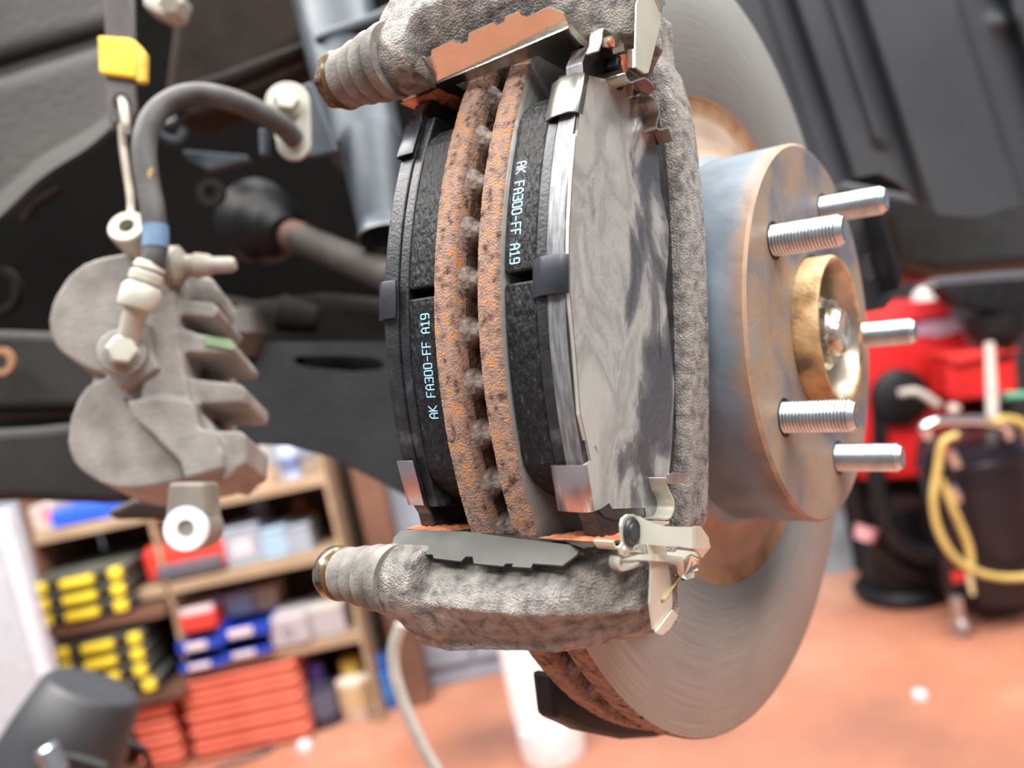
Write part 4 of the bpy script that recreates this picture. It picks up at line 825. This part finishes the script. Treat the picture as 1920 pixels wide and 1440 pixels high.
# backing plate outline in (t, r)
RB = .1672
plate = [(TB + .001, .128), (TB + .0012, .1500), (-.0685, .1515)] + [(-.066 + .128 * i / 30, arc_r(-.066 + .128 * i / 30, RB)) for i in range(31)] + [(.0665, .1555), (.0725, .1520), (.0745, .1490), (.0745, .1300), (.0700, .1285), (.0700, .1100), (.055, .1030), (.04, .1010), (.0, .0995), (-.04, .1005), (-.055, .1040), (-.0690, .110), (-.0690, .1270)]
bm = prism([V((.0160, a, b)) for a, b in plate], V((.0062, 0, 0)))
for f in bm.faces:
    c = f.calc_center_median(); n = f.normal
    if abs(n.x) < .5 and c.z > .14 and -.058 < c.y < .075: f.material_index = 1
mk('backing_plate', bm, [PLATEB, SILVER], po, mods=[bevel(.0005, 2, 30)])
# shim: outline traced on the plane of the shim
XS = .0226
so = [(1096, 231), (1081, 244), (1079, 252), (1072, 331), (1071, 360), (1067, 422), (1066, 485), (1067, 547), (1073, 610), (1078, 660), (1087, 777), (1100, 827), (1104, 836), (1110, 838), (1116, 835), (1119, 846), (1118, 854), (1106, 864), (1094, 872), (1100, 915), (1108, 960), (1126, 953), (1140, 943), (1146, 954), (1172, 952), (1200, 947), (1207, 952), (1212, 975), (1240, 969), (1242, 927), (1252, 889), (1257, 843), (1257, 741), (1263, 725), (1259, 682), (1248, 680), (1238, 682), (1233, 666), (1233, 539), (1227, 505), (1221, 493), (1224, 470), (1231, 462), (1251, 474), (1252, 425), (1240, 408), (1237, 360), (1235, 331), (1233, 295), (1225, 258), (1210, 189), (1177, 160), (1175, 185), (1169, 183), (1143, 168), (1119, 156), (1112, 160), (1100, 150), (1098, 141), (1090, 180), (1085, 212)]
bm = bmesh.new(); vs = [bm.verts.new(kx(u, v, XS)) for u, v in so]; bm.faces.new(vs); bmesh.ops.triangulate(bm, faces=bm.faces[:])
shim = mk('shim', bm, SHIM, po, mods=[solid(.0008)])
shim['label'] = 'grey shim smeared with grease'
def clip(u0, v0, u1, v1, m, nm, drop, w=.0065, hook=True):
    """a tab of the shim folded over the edge of the backing plate; (u0,v0)-(u1,v1): the fold line on the shim"""
    a = kx(u0, v0, XS); b = kx(u1, v1, XS); a.z = max(a.z, arc_r(a.y, RB) + .0002); b.z = max(b.z, arc_r(b.y, RB) + .0002)
    dr = V((0, 0, .0012)); path = []
    bm = bmesh.new()
    offs = [(.0, -drop), (.0003, .0), (-.0006, .0012), (-.0018, .0019), (-.0062, .0016), (-.0078, .0012), (-.0112 if w < .01 else -.014, -.0004)]
    A = [bm.verts.new(a + V((x, 0, z))) for x, z in offs]; B = [bm.verts.new(b + V((x, 0, z))) for x, z in offs]
    for i in range(len(A) - 1): bm.faces.new((A[i], A[i + 1], B[i + 1], B[i]))
    return mk(nm, bm, m, shim, smooth=True, mods=[solid(.0007), bevel(.0002, 2)])
clip(1094, 138, 1084, 213, STEELB, 'shim_clip', .003)
clip(1066, 478, 1068, 552, BLKSTEEL, 'shim_clip', .0)
clip(1094, 872, 1108, 960, PINKST, 'shim_clip', .0)
mk('shim_edge_fold', strip([kx(u, v, XS + .0004) for u, v in ((1079, 252), (1072, 331), (1067, 422), (1066, 485), (1067, 547), (1078, 660), (1087, 777), (1098, 825))], V((-.0014, 0, .0004))), STEELW, shim, mods=[solid(.0004)])
mk('shim_tab', strip([kx(1175, 186, XS), kx(1177, 160, XS)], V((.002, .0005, 0))), STEELW, shim, mods=[solid(.0006)])
# second thin shim showing below, wear indicator rivet at top
mk('inner_shim', prism([kx(u, v, .0222) for u, v in ((1118, 955), (1122, 950), (1138, 945), (1146, 955), (1204, 948), (1208, 958), (1204, 968), (1148, 975), (1130, 968))], V((.0005, 0, 0))), BLKSTEEL, po)
wi = [(1121, 110), (1122, 98), (1135, 91), (1148, 93), (1158, 105), (1163, 122), (1165, 142), (1170, 158), (1172, 182), (1164, 182), (1120, 154), (1110, 158), (1100, 142), (1104, 120)]
mk('plate_ear', prism([kx(u, v, .0222) for u, v in wi], V((-.005, 0, 0))), PLATEB, po, mods=[bevel(.0004, 2)])
ce = kx(1147, 130, .0222); mk('wear_sensor_rivet', hexa(ce, ce + V((.004, 0, 0)), .0036), BLKSTEEL, po, mods=[bevel(.0003)])
mk('rivet_flange', lathe([(0, 0), (0, .0042), (.001, .0042), (.001, 0)], ce + V((0, -.002, -.002)), (1, 0, 0), 24), BLKSTEEL, po, smooth=True)
# inner pad = mirrored about the disc's middle
pi_ = thing('brake_pad', 'inner brake pad on the suspension side of the rusty disc', 'brake pad', MK, (-.042, 0, .13), 'pair of new brake pads')
def mx(x): return -.0268 - x
mk('friction_block', friction(mx(.0004), mx(.0118), -.0660, .0660, 0), PADBLK, pi_, mods=[bevel(.0008, 2, 30)])
mk('underlayer', prism([V((mx(.0118), a, arc_r(a, RP + .0002))) for a, _ in und] + [V((mx(.0118), .067, .100)), V((mx(.0118), -.067, .100))], V((-.0042, 0, 0))), PLATEB, pi_, mods=[bevel(.0006, 2, 30)])
mk('backing_plate', prism([V((mx(.0160), a, b)) for a, b in plate], V((-.0062, 0, 0))), PLATEB, pi_, mods=[bevel(.0005, 2, 30)])
mk('shim', prism([V((mx(.0222), a, b - .001)) for a, b in plate if b > .1 or True], V((-.0008, 0, 0))), BLKSTEEL, pi_)
def iclip(tc, hw, m, lift=0):
    offs = [(mx(.0232), -.006), (mx(.0232), .0008), (mx(.0222), .0018), (mx(.0205), .0020), (mx(.0165), .0018), (mx(.0150), .0014 + lift)]
    bm = bmesh.new(); A = []; B = []
    for x, z in offs:
        A.append(bm.verts.new((x, tc - hw, arc_r(tc - hw, RB) + z))); B.append(bm.verts.new((x, tc + hw, arc_r(tc + hw, RB) + z)))
    for i in range(len(A) - 1): bm.faces.new((A[i], A[i + 1], B[i + 1], B[i]))
    return mk('shim_clip', bm, m, pi_, smooth=True, mods=[solid(.0007), bevel(.0002, 2)])
def tc_of(u, v): return kx(u, v, mx(.019)).y
iclip(tc_of(782, 268), .0062, BLKSTEEL, .0004); iclip(tc_of(738, 565), .0062, BLKSTEEL, .0004); iclip(tc_of(780, 905), .0074, PINKST, .0006)
# printed text: on the arc of the friction blocks
def place_text(x_base, s0, sgn, xs, par):
    def f(s, q):
        tt = s0 + sgn * s; return V((x_base + xs * q, tt, arc_r(tt, RP) + .00012))
    return f
ta = kr(980, 298, .164).y; tb_ = kr(968, 488, .1645).y; Lt = abs(ta - tb_); cwp = Lt / 14
o = mk('printed_text', text_mesh('AK FA300-FF A19', place_text(.0026, ta, -1, 1, po), Lt / 15 * .72, Lt / 15 * .28 + Lt / 15 / 15, .0034, .00042), BLUELT, po); o['label'] = 'pale blue printed letters'
ta = kr(810, 784, .163).y; tb_ = kr(790, 602, .163).y; Lt = abs(ta - tb_)
o = mk('printed_text', text_mesh('AK FA300-FF A19', place_text(mx(.0030), ta, 1, -1, pi_), Lt / 15 * .72, Lt / 15 * .28 + Lt / 15 / 15, .0034, .00042), BLUELT, pi_); o['label'] = 'pale blue printed letters'

# ================================================================== bracket (caliper frame)
br = thing('caliper_bracket', 'rough grey cast iron caliper bracket straddling the disc', 'caliper bracket', MK, (0, 0, .13))
bm = bmesh.new()
def sec(x, s, pts): return [V((x, s * a, b)) for a, b in pts]
def armsec(x, s, tin, tout, ro, ri, k=.006): 
    return sec(x, s, [(tin, ri), (tin, min(.1520, ro - .004)), (tin + .006, min(.1590, ro - .002)), (tin + .013, min(.1650, ro - .0005)), (tin + .019, ro), (tout - .009, ro - .006), (tout - .002, ro - .014), (tout, ro - .022), (tout - .001, ri + .004), (tout - .005, ri)])
for s, tin in ((-1, -TB), (1, TT)):
    top = s > 0
    to = .112 if not top else .122
    # inboard leg, bridge over the rim, outboard leg
    loft([armsec(-.0535, s, tin + .006, to - .010, .1655, .140), armsec(-.0510, s, tin + .003, to - .004, .1675, .125), armsec(-.044, s, tin + .001, to + .001, .169, .115), armsec(-.034, s, tin + .001, to + .001, .169, .115), armsec(-.031, s, tin + .001, to, .169, .118)], bm)
    loft([armsec(-.034, s, tin + .001, to, .169, .1540), armsec(-.02, s, tin + .001, to - .002, .1690, .1530), armsec(.0, s, tin + .001, to - .004, .168, .1515), armsec(.008, s, tin + .001, to - .004, .166, .15)], bm)
    loft([armsec(.0035, s, tin + .001, to - .004, .167, .118), armsec(.012, s, tin + .001, to - .005, .1655, .106), armsec(.019, s, tin + .001, to - .007, .161, .108), armsec(.028, s, tin + .001, to - .009, .152, .120), armsec(.0345, s, tin + .001, to - .012, .144, .127)], bm)
    lathe([(0, 0), (0, .0118), (.008, .0125), (.02, .0125), (.02, 0)], (-.0545, .0865 if s > 0 else -.0900, .1590), (1, 0, 0), 24, bm)
# tie bar along the pad's inner edge
def barsec(tt, x0, x1, r0, r1): return [V((x0, tt, r0)), V((x1 - .001, tt, r0)), V((x1, tt, r0 + .002)), V((x1, tt, r1 - .002)), V((x1 - .0015, tt, r1)), V((x0, tt, r1))]
edge = [(10, 1222), (60, 1222), (95, 1226), (120, 1241), (167, 1255), (208, 1264), (300, 1274), (420, 1284), (600, 1290), (800, 1291), (960, 1289), (985, 1286), (1030, 1256), (1080, 1240), (1150, 1225)]
secs_ = []
for v, u in edge:
    q = kr(u, v, .1005); secs_.append(barsec(q.y, min(.010, q.x - .008), q.x, .082, .1005))
loft(secs_, bm)
mk('casting', bm, CAST, br, mods=[remesh(.0007, 22, .5), disp(.0006, .003)])
# boots
def boot(s, u, v, flip):
    # bellows along -x
    c = V((-.0520, .0855 if s > 0 else -.0892, .1620))
    k = 1.12 if s > 0 else 1
    pr = [(x, r * k) for x, r in [(0, 0), (0, .0112), (-.002, .0116), (-.0046, .0112), (-.0056, .0094), (-.0066, .0104), (-.0090, .0110), (-.0118, .0104), (-.0128, .0086), (-.0138, .0096), (-.016, .0101), (-.0182, .0096), (-.0190, .0084), (-.0205, .0092), (-.0245, .0092), (-.0262, .0084), (-.028, .0078), (-.028, 0)]]
    ob = thing('guide_pin', 'guide pin with grey bellows boot at the %s bracket arm' % ('upper' if s > 0 else 'lower'), 'guide pin', MK, tuple(c), 'guide pins')
    mk('rubber_boot', lathe([(x + .004, r) for x, r in pr], c, (1, 0, 0), 48), RUBG, ob, smooth=True)
    pin = RUSTD if s > 0 else mat('greasy_pin', [rgb(60, 54, 44), rgb(150, 140, 120), rgb(206, 200, 190)], .2, .8, 160)
    mk('pin_head', lathe([(-.0225, 0), (-.0225, .0085 * k), (-.0240, .0094 * k), (-.0270, .0092 * k), (-.0290, .0082 * k), (-.0290, 0)], c, (1, 0, 0), 40 if s < 0 else 6), pin, ob, smooth=s < 0, mods=[bevel(.0008, 2)])
    mk('grease_bead', lathe([(-.0218, .0088 * k), (-.0228, .0095 * k), (-.0236, .0088 * k)], c, (1, 0, 0), 40, closed=True), mat('old_grease', [rgb(70, 50, 20), rgb(110, 88, 44)], .25), ob, smooth=True)
boot(1, 0, 0, 1); boot(-1, 0, 0, 0)

# ================================================================== abutment clips
def slope(pts, t0, s): return [kslope(u, v, t0, RC, s) for u, v in pts]
topc = thing('abutment_clip', 'stainless abutment clip reflecting tan on the upper bracket arm', 'clip', MK, (0, TT, RC), 'abutment clips')
crease_t = [(738, 166), (750, 184), (900, 122), (1067, 50)]
fl = [(736, 141), (768, 129), (770, 113), (790, 105), (798, 108), (809, 104), (810, 93), (851, 74), (858, 80), (865, 82), (877, 79), (880, 61), (926, 41), (932, 47), (946, 40), (948, 31), (974, 20), (980, 30), (988, 32), (1029, 12), (1057, 24), (1067, 48), (900, 122), (750, 184), (738, 166)]
mk('toothed_flange', sheet([slope(fl, TT, .8)]), STEEL, topc, mods=[solid(.0007)])
mk('seat', sheet([[kt(750, 184, TT), kt(900, 122, TT), kt(1067, 50, TT), V((.021, TT, .150)), V((.021, TT, .108)), V((.006, TT, .108)), V((.004, TT, .1525)), V((-.030, TT, .1525)), V((-.032, TT, .108)), V((-.052, TT, .108)), V((-.054, TT, .150))]]), STEEL, topc, mods=[solid(.0006)])
mk('side_flange', prism([kx(u, v, .0225) for u, v in ((1064, 46), (1071, 50), (1096, 76), (1124, 93), (1120, 98), (1090, 84), (1070, 64))], V((.0005, 0, 0))), STEEL, topc)
def hookstrip(nm, pts, x, wd, m, par, dirv=None, th=.0006, sm=True):
    path = smooth_path([kx(u, v, x) for u, v in pts], 5) if sm else [kx(u, v, x) for u, v in pts]
    return mk(nm, strip(path, dirv or V((-wd, 0, 0))), m, par, smooth=True, mods=[solid(th), ])
hookstrip('retaining_fold', [(1122, 95), (1128, 78), (1130, 60), (1134, 53), (1150, 64), (1168, 78), (1172, 95)], .030, .004, STEEL, topc)
mk('folded_ear', prism([kx(u, v, .0295) for u, v in ((1128, 72), (1140, 68), (1152, 66), (1157, 80), (1152, 88), (1136, 90), (1130, 88))], V((.0006, 0, 0))), STEEL, topc)
mk('ear_dimple', lathe([(0, .0006), (0, .0013), (.0006, .0014), (.0006, .0004)], kx(1145, 80, .0301), (1, 0, 0), 20, closed=True), COPPER, topc, smooth=True)
mk('outer_tongue', prism([kx(u, v, .0345) for u, v in ((1190, 8), (1197, -14), (1225, -8), (1236, 20), (1236, 48), (1213, 138), (1206, 139), (1188, 127), (1188, 92))], V((.0006, 0, 0))), STEELW, topc, mods=[bevel(.0002)])
mk('tongue_lip', prism([kx(u, v, .0350) for u, v in ((1222, -14), (1236, 20), (1245, 8), (1232, -24))], V((.0006, 0, .0))), STEEL, topc)
mk('tongue_fold', sheet([[kx(1177, 94, .0295), kx(1188, 92, .0345), kx(1188, 127, .0345), kx(1177, 127, .0295)]]), STEELW, topc, mods=[solid(.0007)])
mk('copper_smear', prism([kx(u, v, .029) for u, v in ((1163, 103), (1177, 100), (1178, 128), (1170, 140), (1166, 128))], V((.0005, 0, 0))), COPPER, topc)
sp = thing('pad_return_spring', 'wavy steel spring strip between upper pad end and tie bar', 'spring', MK, (.028, .06, .1))
hookstrip('wave', [(1177, 127), (1173, 140), (1182, 154), (1196, 150), (1210, 147), (1224, 158), (1226, 168)], .0295, .008, STEEL, sp)
hookstrip('lower_wave', [(1216, 177), (1228, 186), (1236, 210), (1232, 228), (1232, 240), (1240, 243), (1252, 240), (1257, 250), (1262, 264)], .0285, .008, STEEL, sp)
mk('copper_tab', prism([kx(u, v, .0290) for u, v in ((1188, 158), (1206, 148), (1227, 160), (1226, 168), (1215, 178), (1200, 172))], V((.0005, 0, 0))), mat('cop2', [rgb(120, 60, 44), rgb(160, 92, 66)], .3, .8), sp)
botc = thing('abutment_clip', 'stainless abutment clip with its grey reflection coloured in on the lower bracket arm', 'clip', MK, (0, TB, RC), 'abutment clips')
fl = [(739, 1009), (754, 994), (876, 998), (970, 1011), (1094, 1026), (1082, 1042), (1055, 1062), (1000, 1058), (996, 1066), (961, 1064), (963, 1058), (949, 1058), (944, 1063), (889, 1058), (887, 1045), (874, 1045), (865, 1054), (814, 1048), (812, 1041), (797, 1041), (793, 1045), (770, 1041), (771, 1033), (741, 1031), (737, 1019)]
mk('toothed_flange', sheet([slope(fl, TB, -.8)]), FLANGE, botc, mods=[solid(.0007)])
mk('seat', sheet([[kt(754, 994, TB), kt(876, 998, TB), V((-.012, TB, .1545)), V((.012, TB, .1545)), kt(1094, 1026, TB), V((.0275, TB, .150)), V((.0275, TB, .108)), V((.006, TB, .108)), V((.004, TB, .1525)), V((-.030, TB, .1525)), V((-.032, TB, .108)), V((-.052, TB, .108))]]), STEELB, botc, mods=[solid(.0006)])
def grease(nm, x0, x1, r0, r1, tt, par):
    bm = bmesh.new(); n = 26; g = []
    for i in range(n + 1):
        row = []
        for j in range(n + 1):
            a = i / n; b = j / n; wob = .0012 * noise.noise(V((a * 5, b * 5, 1)))
            x = lp(x0, x1, a); r = lp(r0, r1, b); e = min(a, 1 - a, b, 1 - b)
            z = .0008 * min(1, e * 6) * (1 + .9 * noise.noise(V((x * 700, r * 500, 3))))
            row.append(bm.verts.new((x + wob, tt + z, r + wob)))
        g.append(row)
    for i in range(n):
        for j in range(n): bm.faces.new((g[i][j], g[i + 1][j], g[i + 1][j + 1], g[i][j + 1]))
    return mk(nm, bm, COPPER, par, smooth=True)
grease('copper_grease', -.0530, -.0335, .130, .1545, TB + .0004, botc); grease('copper_grease', .0035, .0270, .126, .1560, TB + .0004, botc)
bmg = None
o = grease('copper_grease', -.0550, -.036, .126, .1535, -(TT) + .0004, topc); o.data.transform(Matrix.Scale(-1, 4, (0, 1, 0)) @ Matrix.Translation((0, 0, 0)))
o.data.transform(Matrix.Translation((0, -(2 * topc['_b'][1]), 0)))
# lower outboard spring clip assembly
hookstrip('edge_hook', [(1150, 1015), (1153, 1024), (1158, 1029), (1163, 1026)], .0325, .006, STEELW, botc)
sc = thing('pad_spring_clip', 'bright steel wear spring clip riveted at the lower pad end', 'spring clip', MK, (.034, -.07, .13))
XC = .0330
mk('riveted_eye', prism([kx(u, v, XC) for u, v in ((1160, 985), (1163, 972), (1172, 964), (1184, 964), (1194, 969), (1199, 984), (1196, 1006), (1186, 1018), (1182, 1030), (1180, 1040), (1170, 1044), (1160, 1040), (1157, 1026), (1163, 1018), (1161, 1000))], V((.0008, 0, 0))), STEELW, sc, mods=[bevel(.0002)])
rv = kx(1182, 997, XC + .0008); mk('rivet', lathe([(0, 0), (0, .0040), (.0006, .0042), (.0012, .0036), (.0010, .0026), (.0014, .0022), (.0014, 0)], rv, (1, 0, 0), 32), BLKSTEEL, sc, smooth=True)
mk('dimple', lathe([(0, 0), (0, .0011), (.0004, .0008), (.0006, 0)], kx(1171, 1030, XC + .0008), (1, 0, 0), 16), STEELW, sc, smooth=True)
# upper arm runs outboard
def arm_strip(nm, tb, m, par, th=.0008):
    """tb: list of (u, v_top, v_bottom, x)"""
    bm = bmesh.new(); A = [bm.verts.new(kx(u, a, x)) for u, a, b, x in tb]; B = [bm.verts.new(kx(u2, b, x)) for (u, a, b, x), u2 in zip(tb, [q[0] for q in tb])]
    for i in range(len(A) - 1): bm.faces.new((A[i], A[i + 1], B[i + 1], B[i]))
    return mk(nm, bm, m, par, smooth=True, mods=[solid(th)], ang=50)
arm_strip('upper_leg', [(1190, 968, 1021, XC), (1198, 968, 1021, XC + .0015), (1210, 974, 1021, XC + .003), (1228, 982, 1022, XC + .005), (1250, 987, 1024, XC + .008), (1275, 988, 1025, XC + .011), (1292, 988, 1028, XC + .013), (1297, 988, 1028, XC + .0137), (1303, 987, 1029, XC + .0140)], STEELW, sc)
mk('leg_end', sheet([[kx(1303, 987, XC + .014), kx(1312, 987, XC + .013), kx(1326, 1007, XC + .012), kx(1330, 1026, XC + .0115), kx(1314, 1046, XC + .0115), kx(1303, 1029, XC + .014)]]), STEELW, sc, mods=[solid(.0008)])
def tri_path(pts, x0, x1, wv, nm, m, k=4, th=.0009):
    n = len(pts); path = smooth_path([kx(u, v, x0 + (x1 - x0) * i / (n - 1)) for i, (u, v) in enumerate(pts)], k)
    return mk(nm, strip(path, V(wv)), m, sc, smooth=True, mods=[solid(th)])
tri_path([(1180, 1036), (1210, 1039), (1245, 1042), (1272, 1045), (1281, 1050), (1282, 1066), (1279, 1080), (1273, 1082), (1268, 1075), (1266, 1062), (1256, 1056), (1235, 1053), (1200, 1051), (1162, 1051)], XC + .001, XC + .006, (-.001, .0002, -.0115), 'looped_leg', STEELW)
tri_path([(1162, 1044), (1160, 1058), (1165, 1068), (1180, 1066), (1198, 1059), (1200, 1054)], XC, XC, (-.004, 0, -.002), 'square_loop', STEELW, 3, .0007)
mk('loop_side', sheet([[kx(1281, 1048, XC + .006), kx(1296, 1040, XC + .010), kx(1312, 1048, XC + .010), kx(1310, 1062, XC + .010), kx(1284, 1078, XC + .006)]]), STEEL, sc, mods=[solid(.0008)])
tri_path([(1276, 1082), (1262, 1100), (1246, 1122), (1240, 1127), (1233, 1118), (1219, 1100)], XC + .0055, XC + .003, (-.002, 0, -.004), 'v_spring', mat('brassy', [rgb(170, 150, 90), rgb(214, 196, 140)], .2, 1, 60), 4, .0007)
pl = thing('outer_tongue_plate', 'cream steel tongue with folded tip at the lower outer corner', 'clip', MK, tuple(kx(1235, 1120, .037)))
mk('tongue_plate', prism([kx(u, v, .0362) for u, v in ((1210, 1020), (1245, 1022), (1250, 1060), (1257, 1110), (1257, 1138), (1227, 1182), (1221, 1180), (1214, 1130), (1217, 1060))], V((.0007, 0, 0))), STEELW, pl, mods=[bevel(.0002)])
mk('folded_tip', prism([kx(u, v, .0370) for u, v in ((1226, 1183), (1258, 1142), (1268, 1154), (1252, 1180), (1238, 1191), (1227, 1187))], V((.0007, 0, 0))), STEELW, pl, mods=[bevel(.0002)])
mk('upper_bridge', prism([kx(u, v, .0355) for u, v in ((1206, 1018), (1246, 1022), (1248, 1050), (1210, 1046))], V((.0006, 0, 0))), STEELW, pl)
# little silver spring by the tie bar
t = thing('anti_rattle_spring', 'small curved bright spring between lower pad end and tie bar', 'spring', MK, tuple(kx(1255, 930, .029)))
path = smooth_path([kx(u, v, .0288) for u, v in ((1248, 896), (1252, 912), (1254, 920), (1262, 935), (1264, 950), (1260, 965), (1254, 972), (1242, 973))], 5)
mk('curl', strip(path, V((-.007, 0, 0))), STEELW, t, smooth=True, mods=[solid(.0006)])
mk('tab', prism([kx(u, v, .0290) for u, v in ((1250, 888), (1262, 886), (1282, 888), (1284, 896), (1278, 906), (1260, 908), (1250, 906))], V((.0006, 0, 0))), ZINC, t, mods=[bevel(.0002)])
mk('foot', prism([kx(u, v, .0295) for u, v in ((1210, 976), (1232, 976), (1252, 977), (1250, 983), (1236, 985), (1222, 984))], V((.0006, 0, 0))), STEELW, t)
for o in list(bpy.data.objects):
    if '_b' in o: del o['_b']
